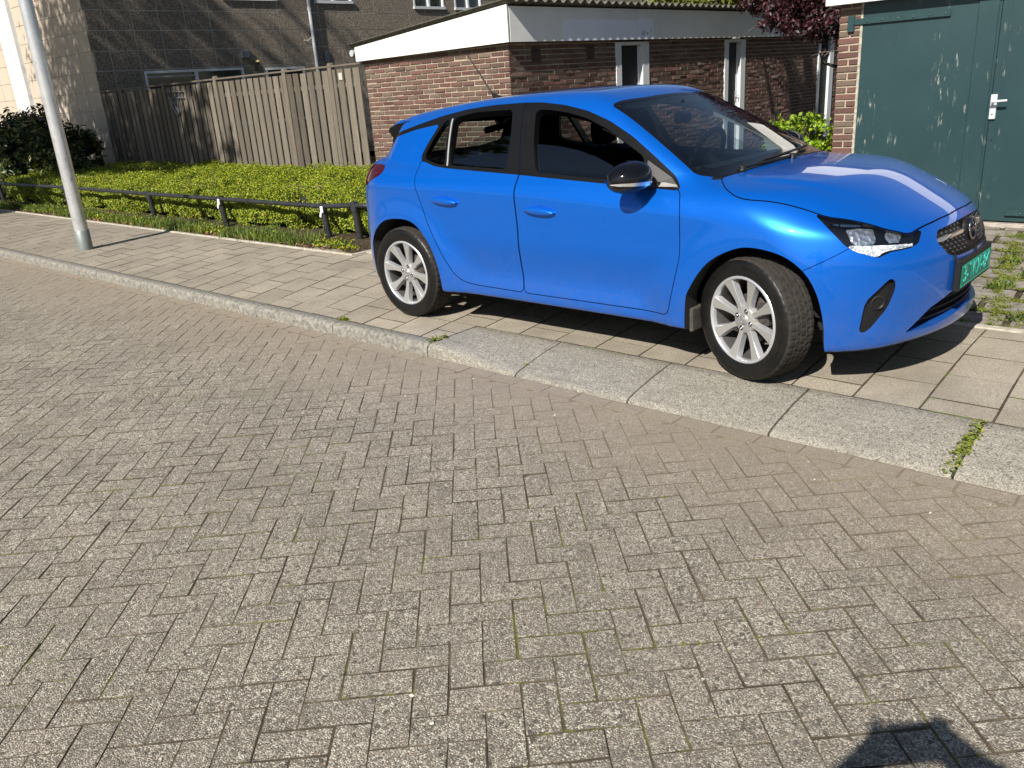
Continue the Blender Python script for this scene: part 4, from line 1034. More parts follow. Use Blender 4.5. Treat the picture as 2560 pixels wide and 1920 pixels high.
# black window band
dlo=mk_poly([(-.56,1.128),(-.25,1.215),(-.02,1.270),(.21,1.322),(.41,1.354),(.64,1.372),(.89,1.377),(1.03,1.374),(1.22,1.354),(1.40,1.320),(1.58,1.264),(1.76,1.182),(1.93,1.082),(2.07,.992),(2.132,.924),(1.59,.953),(1.02,.984),(.41,1.011),(.28,1.022),(.122,1.058),(.145,1.13),(.195,1.225),(.215,1.272),(.0,1.243),(-.25,1.188),(-.56,1.10)],1)
B.cut('body',xz(dlo),'trim')
quarter=mk_poly([(.262,1.292),(.212,1.20),(.165,1.095),(.172,1.066),(.262,1.042),(.378,1.026),(.300,1.300)],1)
rwin=mk_poly([(.338,1.306),(.52,1.336),(.83,1.341),(.86,1.27),(.885,1.20),(.925,1.010),(.418,1.030)],1)
fwin=mk_poly([(1.020,1.335),(1.12,1.332),(1.27,1.313),(1.425,1.279),(1.58,1.223),(1.735,1.15),(1.858,1.085),(1.872,1.05),(1.868,.965),(1.60,.972),(1.150,1.000),(1.085,1.15)],1)
B.cut('trim',xz(quarter),'quarter'); B.cut('trim',xz(rwin),'rwin'); B.cut('trim',xz(fwin),'fwin')
chrome=mk_poly([(.318,1.303),(.330,1.303),(.412,1.028),(.396,1.028)],0); 
sail=mk_poly([(1.880,1.075),(2.055,.985),(2.115,.935),(1.96,.948),(1.880,.955)],0)
bl=lambda P:np.maximum(np.abs(P[:,0]-np.interp(P[:,2],[.98,1.38],[1.040,.905]))-.004,np.maximum(.5+P[:,1],.9-P[:,2]))
B.cut('trim',lambda P:P[:,0]-np.interp(P[:,2],[.98,1.38],[1.040,.905])-.0035+0*P[:,2],'trimr'); B.cut('trimr',lambda P:P[:,0]-np.interp(P[:,2],[.98,1.38],[1.040,.905])+.0035,'trimrr')
B.lab=['seam' if l=='trimr' else 'trim' if l=='trimrr' else l for l in B.lab]
B.cut('rwin',lambda P:P[:,2]-np.interp(P[:,0],[.3,.4,.61,.72,.95],[1.12,1.144,1.195,1.203,1.203]),'rglass')
B.cut('fwin',lambda P:P[:,2]-np.interp(P[:,0],[1.0,1.09,1.257,1.404,1.549,1.666,1.75],[1.158,1.157,1.146,1.124,1.088,1.044,.99]),'fglass')
# bonnet, windscreen, cowl
hp=mk_poly([(2.335,-.3),(2.335,.25),(2.315,.50),(2.275,.655),(2.30,.69),(2.36,.765),(2.43,.805),(2.50,.812),(2.86,.735),(3.08,.60),(3.155,.515),(3.195,.32),(3.215,.15),(3.22,-.3)],1)
wsp=mk_poly([(1.572,-.3),(1.572,.26),(1.535,.545),(1.70,.582),(1.88,.630),(2.17,.712),(2.262,.655),(2.30,.50),(2.325,.25),(2.33,-.3)],1)
B.cut('body',xy(wsp,.9),'frit'); B.panel('body',xy(hp,.60),'bonnet',.003)
B.cut('frit',lambda P:sd(wsp,P[:,0],-P[:,1])+np.where(P[:,0]>2.15,.085,.028),'wscreen')
B.cut('body',lambda P:np.maximum(np.maximum(sd(wsp,P[:,0],-P[:,1])-.03,2.24-P[:,0]),.93-P[:,2]),'cowl')
# doors
fd=mk_poly([(1.035,1.0),(1.042,.98),(1.052,.89),(1.06,.69),(1.045,.45),(1.062,.292),(1.09,.285),(2.095,.288),(2.12,.40),(2.165,.60),(2.163,.83),(2.130,.927),(2.0,.955),(1.5,.97)],1)
rd=mk_poly([(.30,1.03),(.125,1.055),(.198,.89),(.228,.81),(.28,.68),(.40,.475),(.49,.345),(.56,.302),(.66,.292),(1.056,.286),(1.040,.45),(1.054,.69),(1.046,.89),(1.036,.98),(1.03,1.0)],1)
B.panel('body',xz(fd,.5),'fdoor',.0024); B.panel('body',xz(rd,.5),'rdoor',.0024)
# front details, u = x - |y|
hl=mk_poly([(2.052,.832),(2.125,.826),(2.63,.757),(2.748,.722),(2.70,.678),(2.63,.664),(2.48,.659),(2.395,.640),(2.25,.672),(2.19,.700),(2.11,.770)],0)
fog=mk_poly([(2.30,.287),(2.325,.44),(2.475,.545),(2.515,.532),(2.52,.49),(2.475,.40),(2.36,.298)],1)
lgr=mk_poly([(2.635,.262),(2.83,.36),(3.03,.408),(3.5,.41),(3.5,.315),(3.20,.288),(2.90,.262)],0)
gri=mk_poly([(2.882,.712),(2.858,.668),(2.96,.598),(3.06,.580),(3.6,.578),(3.6,.735),(3.12,.725)],1)
bmp=mk_poly([(1.90,.568),(1.97,.598),(2.215,.688),(2.25,.75),(2.45,.84),(3.6,.90),(3.6,-.3),(1.90,-.3)],0)
B.cut('body',uz(hl),'lamp'); B.cut('body',uz(fog,2.9),'fog'); B.cut('body',uz(lgr,3.0),'lgrille'); B.cut('body',uz(gri,3.0),'grille')
B.panel('body',uz(bmp,2.6),'bumper',.0017)
sub=[('lamp_refl1',[(2.215,.772),(2.30,.776),(2.40,.768),(2.405,.72),(2.385,.702),(2.245,.703)]),('lamp_refl2',[(2.515,.762),(2.585,.760),(2.597,.723),(2.573,.698),(2.49,.700),(2.465,.733)]),
     ('lamp_drl',[(2.188,.703),(2.234,.701),(2.675,.684),(2.670,.672),(2.48,.667),(2.432,.662),(2.402,.646),(2.32,.650),(2.255,.674)]),('lamp_top',[(2.108,.797),(2.21,.793),(2.345,.784),(2.515,.766),(2.20,.783),(2.12,.790)])]
for n_,p_ in sub: B.cut('lamp',uz(mk_poly(p_,0)),n_)
tl=mk_poly([(-.80,1.00),(-.30,1.028),(-.205,1.022),(-.185,.975),(-.42,.878),(-.80,.862)],1); B.cut('body',xz(tl,.45),'tail')
rwn=mk_poly([(-.3,1.035),(.52,1.035),(.585,1.06),(.56,1.20),(.50,1.245),(-.3,1.262)],1)
B.cut('body',lambda P:np.maximum(sd(rwn,-P[:,1],P[:,2]),P[:,0]+.30),'rscreen')
hgs=mk_poly([(-.80,1.25),(-.30,1.23),(-.33,1.16),(-.42,1.075),(-.52,1.03),(-.80,1.01)],1); B.cut('body',xz(hgs,.30),'hatchside')
sp_=lambda P:np.maximum(np.maximum(P[:,0]+.33,1.17-P[:,2]),np.maximum(.50+P[:,1],-9))
B.finish()
bod=B.emit(['body'],'body',[M['paint'],M['liner']],car)
B.emit(['seam'],'shut_line',M['seam'],bod,off=-.0035)
B.emit(['under'],'underbody',M['liner'],bod)
B.emit(['bonnet'],'bonnet',M['paint'],car)
bm_=B.emit(['bumper'],'front_bumper',M['paint'],car)
M['divider']=simple('divider_metal',(.55,.55,.54),.4,.6,var=.05)
FR={}
for sd_ in ('near','far'):
    FR[sd_]=B.emit(['trim'],'window_frame',[M['trim'],M['trim']],car,sd_,depth=.030)
for sd_ in ('near','far'):
    dF=B.emit(['fdoor'],'door',[M['paint']],car,sd_); dR=B.emit(['rdoor'],'door',[M['paint']],car,sd_)
    B.emit(['fglass'],'window',M['glass'],dF,sd_,off=-.018)['label']='front side window half lowered'
    B.emit(['rglass'],'window',M['glass'],dR,sd_,off=-.018)['label']='rear side window half lowered'
    B.emit(['quarter'],'quarter_window',M['glass_tint'],dR,sd_,off=-.004)
    s_=-1 if sd_=='near' else 1
    for (hx,hz_,dd) in ((1.24,.795,dF),(.46,.823,dR)):
        b=MB(); yb=body_y=None
        # handle: cup plus lozenge bar
        yy=[t for t in np.linspace(-.95,-.6,351) if body(np.array([hx]),np.array([t]),np.array([hz_]))[0]<0][0]
        pts=[]; n=28
        vs=[];fs=[]; rings=[(1.0,.0),(1.0,.016),(.93,.026),(.7,.032),(.35,.034)]
        for (k,h) in rings:
            for q_ in range(n):
                a=2*math.pi*q_/n; ex=abs(math.cos(a))**.8*math.copysign(1,math.cos(a))*.118*k; ez=abs(math.sin(a))**1.3*math.copysign(1,math.sin(a))*.0215*k
                vs.append((hx+ex,s_*(abs(yy)+h-.002),hz_-.055*ex+ez-.002))
        m_=len(rings)
        for r_ in range(m_-1):
            for q_ in range(n):
                f=(r_*n+q_,r_*n+(q_+1)%n,(r_+1)*n+(q_+1)%n,(r_+1)*n+q_); fs.append(f if s_<0 else f[::-1])
        f=tuple(range((m_-1)*n,m_*n)); fs.append(f if s_<0 else f[::-1])
        b.add(vs,fs,0,True)
        b.build('handle',[M['paint']],dd)
        b=MB(); cup=[]; 
        for k,h in ((1.0,.0015),(.8,.0022)):
            for q_ in range(n):
                a=2*math.pi*q_/n; cup.append((hx+.044*math.cos(a)*k+.0,s_*(abs(yy)+h+.0025*math.sin(a)),hz_+.034*math.sin(a)*k))
        b.add(cup,[(q_,(q_+1)%n,n+(q_+1)%n,n+q_) for q_ in range(n)]+[tuple(range(n,2*n))],0,True); b.build('handle_cup',simple('cup_shade',(.0,.075,.45),.4,.3),dd)
B.emit(['wscreen'],'windscreen',M['glass_front'],car,off=-.001)
B.emit(['frit'],'windscreen_border',M['gloss'],car)
B.emit(['hatchside'],'hatch_glass_edge',M['gloss'],car,'near'); B.emit(['hatchside'],'hatch_glass_edge',M['gloss'],car,'far')
B.emit(['cowl'],'cowl',M['plastic'],car,off=-.002)
B.emit(['rscreen'],'rear_window',M['glass_tint'],car,off=-.002)
B.emit(['fog'],'bumper_vent',[M['plastic'],M['gloss']],bm_,'near',off=-.022); B.emit(['fog'],'bumper_vent',[M['plastic'],M['gloss']],bm_,'far',off=-.022)
B.emit(['grille'],'grille',[M['plastic'],M['gloss']],car,off=-.020)
B.emit(['lgrille'],'lower_grille',[M['interior_dark'],M['plastic']],bm_,off=-.050)
# recess walls
def walls(lbl,depth,mat,par,name,sides=None,filt=None):
    if sides is None and name not in ('grille_rim','grille_lip'):
        for q_ in ((1,),(-1,)): walls(lbl,depth,mat,(FR['near' if q_[0]>0 else 'far'] if name=='window_seal' else par),name,q_,filt)
        return
    ps=[p for p,l in zip(B.polys,B.lab) if l in lbl]; ec={}
    for p in ps:
        for k in range(len(p)):
            e=(p[k],p[(k+1)%len(p)]); ec.setdefault((min(e),max(e)),[]).append(e)
    V=[];F=[]
    for k,e in ec.items():
        if len(e)==1:
            a,b_=e[0]; pa,pb=B.A[a],B.A[b_]
            if abs(pa[1])<1e-4 and abs(pb[1])<1e-4: continue
            na,nb=B.N[a],B.N[b_]
            if filt and not filt(pa): continue
            for sg in (sides or (1,-1)):
                mm=np.array([1,sg,1]); o=len(V); V+= [tuple(pa*mm),tuple((pa-na*depth)*mm),tuple((pb-nb*depth)*mm),tuple(pb*mm)]; F.append((o,o+1,o+2,o+3) if sg>0 else (o+3,o+2,o+1,o))
    b=MB(); b.add(V,F); return b.build(name,mat,par)
walls({'fog'},.022,M['plastic'],bm_,'vent_rim'); walls({'grille'},.02,M['plastic'],car,'grille_rim'); walls({'lgrille'},.05,M['paint'],bm_,'grille_lip')
walls({'hole'},.12,M['liner'],bod,'arch_edge',None,lambda a:a[0]<1.2); walls({'hole'},.12,M['liner'],bod,'arch_edge',None,lambda a:a[0]>1.2)
walls({'fwin','fglass'},.05,M['trim'],None,'window_seal'); walls({'rwin','rglass'},.05,M['trim'],None,'window_seal')
LL=['lamp','lamp_refl1','lamp_refl2','lamp_drl','lamp_top']
q=NM('reflector'); c=q.ramp(q.voro(75),[(0,(.98,.99,1)),(1,(.62,.64,.68))]); q.set(c,.17,.9,.6); q.bump(q.voro(45),.6,.012); M['reflector']=q.m
q=NM('drl_lens'); wv=q.noise(1,2,.5,q.map((260,260,20))); q.set(q.ramp(wv,[(.35,(.45,.47,.50)),(.65,(.95,.97,1))]),.12,.7,.7); q.bump(wv,.7,.01); M['drl']=q.m
for sd_ in ('near','far'):
    H=B.emit(LL,'headlight',M['lens'],car,sd_,off=.0005)
    B.emit(['lamp'],'lamp_housing',M['gloss'],H,sd_,off=-.022)
    B.emit(['lamp_refl1'],'reflector',M['reflector'],H,sd_,off=-.016); B.emit(['lamp_refl2'],'reflector',M['reflector'],H,sd_,off=-.016)
    B.emit(['lamp_drl'],'daytime_light',M['drl'],H,sd_,off=-.008); B.emit(['lamp_top'],'light_strip',M['chrome'],H,sd_,off=-.010)
    B.emit(['tail'],'tail_light',M['tail'],car,sd_,off=.001)
walls(set(LL),.02,M['gloss'],car,'lamp_rim')
# interior shell
M['headliner2']=M['headliner']
inner=[l for l in set(B.lab) if l in ('body','fdoor','rdoor','trim','chrome','seam','tail')]
def sub_emit(pred,name,mat,off):
    old=list(B.lab); B.lab=[('_in' if (l in inner and pred(p)) else '_x') for p,l in zip(B.polys,B.lab)]
    o=B.emit(['_in'],name,mat,car,off=off); B.lab=old; return o
cz=lambda p:sum(B.A[i][2] for i in p)/len(p); cxx=lambda p:sum(B.A[i][0] for i in p)/len(p)
sub_emit(lambda p:cz(p)>1.0 and 1.05<cxx(p)<=1.5,'headliner',M['headliner'],-.035); sub_emit(lambda p:cz(p)>.99 and cxx(p)>1.5,'pillar_trim',M['headliner'],-.060)
sub_emit(lambda p:cz(p)>1.0 and cxx(p)<=1.05,'headliner',M['interior_dark'],-.035)
sub_emit(lambda p:cz(p)<=1.0 and cxx(p)<2.3,'door_lining',M['interior_dark'],-.05)
b=MB(); b.boxx(-.42,2.75,-.50,.50,.24,.30,0); b.boxx(2.1,2.16,-.74,.74,.28,.80,0); b.boxx(-.50,-.42,-.62,.62,.3,.9,0)
b.build('floor',M['interior_dark'],car)
# wheel wells
for cx in (0.,WB):
    for s_ in (-1,1):
        b=MB(); ARC=[R(-8+196*k/28) for k in range(29)]
        pf_=[(0.0,0),(.37,0),(.395,.03),(.395,.20),(.392,.245)]
        vs=[(cx+r_*math.cos(a),s_*(.54+h),WR+r_*math.sin(a)) for a in ARC for r_,h in pf_]
        b.add(vs,[(i*5+j,i*5+j+1,i*5+5+j+1,i*5+5+j) for i in range(28) for j in range(4)],0,True); b.build('wheel_well',M['liner'],bod)
# dashboard, wheel, seats
b=MB(); 
pf=[(1.72,.80),(1.74,.90),(1.80,.955),(1.95,.985),(2.18,.975),(2.32,.955),(2.30,.80)]
vs=[(x,y*(.70-.10*(x-1.7)),z) for y in (-1,-.5,0,.5,1) for x,z in pf]; n=len(pf)
b.add(vs,[(k*n+j,(k+1)*n+j,(k+1)*n+j+1,k*n+j+1) for k in range(4) for j in range(n-1)],0,True); b.build('dashboard',simple('dash_plastic',(.016,.017,.020),.6,spec=.2),car)
b=MB(); Mx=facing((1.62,.36,.965),(-1,0,.42)); T=[(.185+.017*math.cos(a),.017*math.sin(a)) for a in [2*math.pi*k/10 for k in range(10)]]
b.lathe(T,Mx,36,0,close=True); b.lathe([(0,.0),(.07,0),(.075,-.03),(0,-.04)],Mx,16,0)
for a in (0,math.pi,-math.pi/2): b.tube([Mx@Vector((.05*math.cos(a),.05*math.sin(a),-.01)),Mx@Vector((.18*math.cos(a),.18*math.sin(a),0))],.014,6,0)
b.tube([Mx@Vector((0,0,-.02)),(1.80,.36,.88)],.03,8,0); b.build('steering_wheel',M['interior_dark'],car)
def seat(x,y,name='seat'):
    b=MB(); b.box((x+.18,y,.50),(.52,.50,.16),0,Matrix.Rotation(R(-6),3,'Y'),.05)
    def slab(zs,ws,ts,xs):
        vs=[];n=16
        for z,w_,t_,xx in zip(zs,ws,ts,xs):
            for k in range(n):
                a=2*math.pi*k/n; ca,sa=math.cos(a),math.sin(a)
                vs.append((xx+t_*abs(ca)**.6*math.copysign(1,ca),y+w_*abs(sa)**.55*math.copysign(1,sa),z))
        m=len(zs); b.add(vs,[(r*n+k,r*n+(k+1)%n,(r+1)*n+(k+1)%n,(r+1)*n+k) for r in range(m-1) for k in range(n)]+[tuple(range(n))[::-1],tuple(range((m-1)*n,m*n))],0,True)
    slab([.50,.62,.78,.92,1.0,1.04],[.23,.25,.25,.23,.19,.13],[.07,.075,.07,.06,.05,.03],[x-.03,x-.06,x-.10,x-.135,x-.155,x-.165])
    o=b.build(name,M['seat'],car)
    b=MB(); bb=b
    def slab2():
        zs=[1.055,1.07,1.13,1.19,1.225,1.235]; ws=[.07,.115,.13,.125,.10,.06]; vs=[];n=16
        for i,(z,w_) in enumerate(zip(zs,ws)):
            for k in range(n):
                a=2*math.pi*k/n; ca,sa=math.cos(a),math.sin(a); vs.append((x-.165+.048*(1 if 0<i<5 else .6)*ca,y+w_*abs(sa)**.6*math.copysign(1,sa),z))
        bb.add(vs,[(r*n+k,r*n+(k+1)%n,(r+1)*n+(k+1)%n,(r+1)*n+k) for r in range(5) for k in range(n)]+[tuple(range(n))[::-1],tuple(range(5*n,6*n))],0,True)
    slab2(); b.tube([(x-.16,y-.05,1.0),(x-.165,y-.05,1.08)],.007,6,0); b.tube([(x-.16,y+.05,1.0),(x-.165,y+.05,1.08)],.007,6,0); b.build('headrest',M['seat'],o)
seat(.99,-.36); seat(.99,.36)
b=MB(); b.box((.36,0,.50),(.5,1.24,.18),0,None,.05); b.box((.10,0,.74),(.16,1.24,.5),0,Matrix.Rotation(R(-16),3,'Y'),.05); 
for y in (-.38,.38): b.box((.0,y,1.01),(.08,.22,.10),0,None,.035)
b.build('rear_seat',M['seat'],car)
b=MB(); b.tube([(1.66,0,1.33),(1.68,0,1.27)],.012,8,0); b.box((1.665,.0,1.235),(.035,.23,.068),0,Matrix.Rotation(R(12),3,'Z'),.016); b.build('rear_view_mirror',M['gloss'],car)
for s_ in (-1,1):
    b=MB(); b.tube([(1.03,s_*.60,1.22),(1.02,s_*.48,1.05),(.98,s_*.2,.6)],.015,4,0); b.build('seat_belt',M['seat'],car)
# wing mirrors
def wing(s_):
    b=MB(); c=Vector((1.895,s_*.935,1.0)); vs=[];n=22;m=12
    for i in range(m+1):
        t=-1+2*i/m      # along y (outwards)
        for k in range(n):
            a=2*math.pi*k/n
            w_=(1-abs(t)**2.6)**.5 if abs(t)<1 else 0
            hx=.095*w_; hz_=.080*w_*(1-.16*t)
            ca,sa=math.cos(a),math.sin(a)
            x=(ca*hx*(1.15 if ca>0 else .75)); z=abs(sa)**.85*math.copysign(1,sa)*hz_
            vs.append((c.x+x+.02-.03*(t+1)*.6,c.y+s_*t*.125,c.z+z-.004*t))
    fs=[(i*n+k,i*n+(k+1)%n,(i+1)*n+(k+1)%n,(i+1)*n+k) for i in range(m) for k in range(n)]
    if s_<0: fs=[f[::-1] for f in fs]
    b.add(vs,fs,0,True)
    o=b.build('side_mirror',M['gloss'],car)
    # indicator strip wrapping the front of the housing
    b=MB(); vs=[]; 
    for i in range(15):
        t=-.62+1.60*i/14; w_=max(0,1-abs(min(t,.985))**2.6)**.5; x=.095*w_*1.15+.003
        th=.013*(1-.45*i/14)*(0.3+.7*min(1,i/2))*(1 if i<14 else .3)
        z0=-.030+.010*(i/14)
        for zz in (z0-th,z0+th*.9): 
            f=(1-(abs(zz)/(.080*max(w_,.2)*(1-.16*t)))**2); f=max(f,0)**.5
            vs.append((c.x+x*f+.02-.03*(t+1)*.6+.002,c.y+s_*(t*.125+(.003 if t>.8 else 0)),c.z+zz))
    b.add(vs,[(2*i,2*i+1,2*i+3,2*i+2) for i in range(14)],0,True); b.build('indicator',NM('indicator_lens').set((.75,.75,.74),.15,.6,.7).m,o)
    b=MB(); b.tube([(1.92,s_*.85,.962),(1.97,s_*.80,.948),(2.0,s_*.775,.947)],[.030,.022,.015],8,0); b.build('mirror_arm',M['plastic'],o)
    b=MB(); Mx=facing((c.x-.055,c.y,c.z),(-1,0,0)); b.prism([(.10*math.cos(a),.055*math.sin(a)) for a in [2*math.pi*k/20 for k in range(20)]],None,(0,.004),0,Mx); b.build('mirror_glass',M['chrome'],o)
wing(-1); wing(1)
def surf_y(x,z): 
    t=np.linspace(-.98,-.3,700); return t[np.argmax(body(np.full(700,x),t,np.full(700,z))<0)]
def surf_z(x,y):
    t=np.linspace(1.5,.5,900); return t[np.argmax(body(np.full(900,x),np.full(900,y),t)<0)]
def surf_x(y,z):
    t=np.linspace(3.5,2.6,900); return t[np.argmax(body(t,np.full(900,y),np.full(900,z))<0)]
for s_ in (-1,1):
    b=MB(); P3=[]
    for k in range(9):
        z=1.303+(1.026-1.303)*k/8; x=.323+(.404-.323)*k/8; y=abs(surf_y(x,z))+.003; P3+= [(x-.006,s_*(y-.004),z),(x-.006,s_*y,z),(x+.006,s_*y,z),(x+.006,s_*(y-.004),z)]
    b.add(P3,[(4*k+j,4*k+j+1,4*k+5+j,4*k+4+j) for k in range(8) for j in range(3)],0,False); b.build('divider_strip',M['divider'],FR['near' if s_<0 else 'far'])
    b=MB(); pts=[(1.892,1.066),(2.052,.984),(2.112,.937),(1.96,.952),(1.892,.958)]
    P3=[(x,s_*(abs(surf_y(x,z))+.003),z) for x,z in pts]; b.add(P3,[(0,1,2,3,4)] if s_>0 else [(4,3,2,1,0)],0); b.build('mirror_base',simple('grey_plastic',(.06,.057,.054),.5),car)
    b=MB(); pts=[(1.955,.957),(2.02,.962),(2.095,.952),(2.105,.944),(2.04,.942),(1.96,.944)]
    P3=[(x,s_*(abs(surf_y(x,z))+.008),z) for x,z in pts]; b.add(P3,[(0,1,2,3,4,5)] if s_>0 else [(5,4,3,2,1,0)],0); b.build('mirror_foot',simple('silver_plastic',(.42,.40,.37),.35,.4),car)
# grille studs, chrome bar, emblem, plate, lower grille bars
b=MB()
for r_,z in enumerate((.600,.618,.636,.655,.692,.710)):
    for k in range(-9,10):
        y=(k+.5*(r_%2))*.042
        if abs(y)>.385-.9*max(0,.66-z)*1.0 or (abs(y)<.085): continue
        if z<.61 and abs(y)>.27: continue
        x=surf_x(y,z)-.014; sz=.0085 if z>.65 else .007
        Mx=facing((x,y,z),(1,0,.15)); b.lathe([(0,.010),(sz*.5,.006),(sz,0)],Mx,4,0,smooth=False)
b.build('grille_mesh',NM('dark_chrome').set((.25,.24,.22),.25,.9,.5).m,car)
for s_ in (-1,1):
    b=MB()
    for (pp) in ([(.385,.668),(.375,.674),(.25,.682),(.225,.680),(.300,.664),(.345,.661)],[(.235,.678),(.105,.684),(.088,.677),(.125,.669),(.262,.664),(.245,.672)]):
        P3=[(surf_x(s_*y,z)-.002,s_*y,z) for y,z in pp]; n=len(P3); b.add(P3+[(p[0]-.014,p[1],p[2]) for p in P3],([tuple(range(n))] if s_>0 else [tuple(range(n))[::-1]])+[(i,(i+1)%n,n+(i+1)%n,n+i) for i in range(n)],0)
    b.build('grille_bar',M['bar'],car)
b=MB(); ex=surf_x(0,.672); Mx=facing((ex+.004,0,.672),(1,0,.12)); rr=.052
b.lathe([(rr+.0065*math.cos(a),.0065*math.sin(a)) for a in [2*math.pi*k/8 for k in range(8)]],Mx,36,0,close=True)
b.prism([(-.064,-.002),(.004,.013),(.002,.003),(.064,.002),(-.004,-.013),(-.002,-.003)],None,(-.004,.007),0,Mx); b.lathe([(0,-.008),(.050,-.010),(.058,-.03)],Mx,24,1)
b.build('emblem',[NM('emblem_chrome').set((.35,.35,.36),.12,1,.5).m,M['plastic']],car)
pl=MB(); px=surf_x(0,.5)+.006
for (y0,y1,z0,z1,mi,dx) in ((-.272,.272,.405,.575,1,0),):
    pl.boxx(px-.03,px,y0+.004,y1-.004,z0+.006,z1-.012,1,.004)
pl.boxx(px+.0005,px+.004,-.257,.257,.427,.537,0,.002)
pl.build('number_plate',[NM('plate_green').set((.0,.17,.10),.35,0,.5).m,M['plastic']],bm_)
def text(s_,size,Mx,mat,par,name='plate_lettering',ext=.001,sx=1.0):
    cu=bpy.data.curves.new('t','FONT'); cu.body=s_; cu.size=size; cu.align_x='CENTER'; cu.align_y='CENTER'; cu.extrude=ext; cu.offset=.0012
    ob=bpy.data.objects.new('t',cu); col.objects.link(ob); dg=bpy.context.evaluated_depsgraph_get(); me=bpy.data.meshes.new_from_object(ob.evaluated_get(dg)); bpy.data.objects.remove(ob)
    me.transform(Mx@Matrix.Diagonal((sx,1,1,1))); me.materials.append(mat); o=bpy.data.objects.new(name,me); col.objects.link(o); o.parent=par; return o
text('3-TKX-84',.112,facing((px+.005,0,.483),(1,0,0)),NM('plate_ink').set((.02,.42,.35),.35,0,.5).m,bm_,ext=.0015,sx=.98)
b=MB(); b.boxx(px+.004,px+.0055,-.250,.250,.529,.532,0); b.boxx(px+.004,px+.0055,-.250,.250,.432,.4345,0); b.build('plate_border',NM('plate_line').set((.0,.42,.34),.35,0,.5).m,bm_)
for s_ in (-.262,-.02,.225):
    b=MB(); z0=.575; pts=[(surf_x(s_,z)+.002,s_,z) for z in (.560,.572,.584,.592)]; b.tube(pts,.0075,6,0); b.build('plate_strap',M['plastic'],bm_)
b=MB()
for z in (.30,.335,.372):
    pts=[(surf_x(y,z)-.035,y,z) for y in np.linspace(-.5+.9*(z-.30),.5-.9*(z-.30),15)]; b.tube(pts,.005,5,0)
b.build('lower_grille_bar',M['plastic'],bm_)
for s_ in (-1,1):
    b=MB(); fx=surf_x(-.70,.43) if False else None
    c=Vector((3.118,s_*.695,.425)); nrm=Vector((.66,s_*.75,0)); Mx=facing(c-nrm*.02,nrm)
    b.lathe([(0,-.036),(.018,-.034),(.024,-.016),(.030,-.014),(.038,-.020)],Mx,20,0); b.build('fog_ring',M['plastic'],bm_)
# wipers, antenna, spoiler wings
b=MB()
wb_=[(2.30,-.50,.0),(2.335,-.25,.0),(2.345,.10,0)]
pts=[(x,y,surf_z(x,y)+.016) for x,y,_ in wb_]; b.tube(pts,.007,6,0); b.lathe([(0,.03),(.018,.026),(.022,.0)],Matrix.Translation((2.30,-.48,surf_z(2.30,-.48))),12,0); b.tube([(p[0]-.02,p[1],p[2]-.009) for p in pts],.004,4,0); b.build('wiper',M['plastic'],car); b=MB(); pts2=[(2.315,-.30,0),(2.30,.1,0),(2.25,.42,0)]; pts2=[(x,y,surf_z(x,y)+.02) for x,y,_ in pts2]; b.tube(pts2,.007,6,0)
for (x,y) in ((2.345,.02),): b.lathe([(0,.03),(.018,.026),(.022,.0)],Matrix.Translation((x,y,surf_z(x,y))),12,0)
for q_ in (pts2,): b.tube([(p[0]-.02,p[1],p[2]-.009) for p in q_],.004,4,0)
b.build('wiper',M['plastic'],car)
b=MB(); ax_,ay_=.16,.0; az=surf_z(ax_,ay_)
b.tube([(ax_+.05,0,az-.01),(ax_+.0,0,az+.02),(ax_-.03,0,az+.045)],[.035,.02,.007],8,0); b.tube([(ax_-.03,0,az+.045),(ax_-.24,0,az+.31)],[.006,.0035],6,0); b.build('antenna',M['plastic'],car)
rear_glass_side=None
b=MB(); vs=[]; n_=17
for k in range(n_):
    y=-.545+1.09*k/(n_-1); xr=-.30-.17*(1-(abs(y)/.56)**2.2); z=surf_z(xr+.10,y)
    vs+= [(xr+.12,y,z-.004),(xr+.02,y,z-.012+.006),(xr-.05,y,z-.030),(xr-.045,y,z-.045),(xr+.06,y,z-.050)]
b.add(vs,[(5*k+j,5*k+5+j,5*k+5+(j+1)%5,5*k+(j+1)%5) for k in range(n_-1) for j in range(5)]+[(0,1,2,3,4),tuple(5*(n_-1)+q_ for q_ in (4,3,2,1,0))],0,True); b.build('spoiler',M['paint'],car)
for s_ in (-1,1):
    b=MB(); y=.548; z=surf_z(-.20,-y); 
    P_=[(-.14,z+.010),(-.27,z-.008),(-.36,z-.035),(-.365,z-.06),(-.33,z-.10),(-.345,z-.16),(-.30,z-.10),(-.20,z-.05)]
    n=len(P_); vs=[(p[0],s_*(y+.012),p[1]) for p in P_]+[(p[0]+.02,s_*(y-.035),p[1]-.005) for p in P_]
    b.add(vs,[tuple(range(n)),tuple(range(n,2*n))[::-1]]+[(i,(i+1)%n,n+(i+1)%n,n+i) for i in range(n)],0); b.build('spoiler_fin',M['gloss'],car)
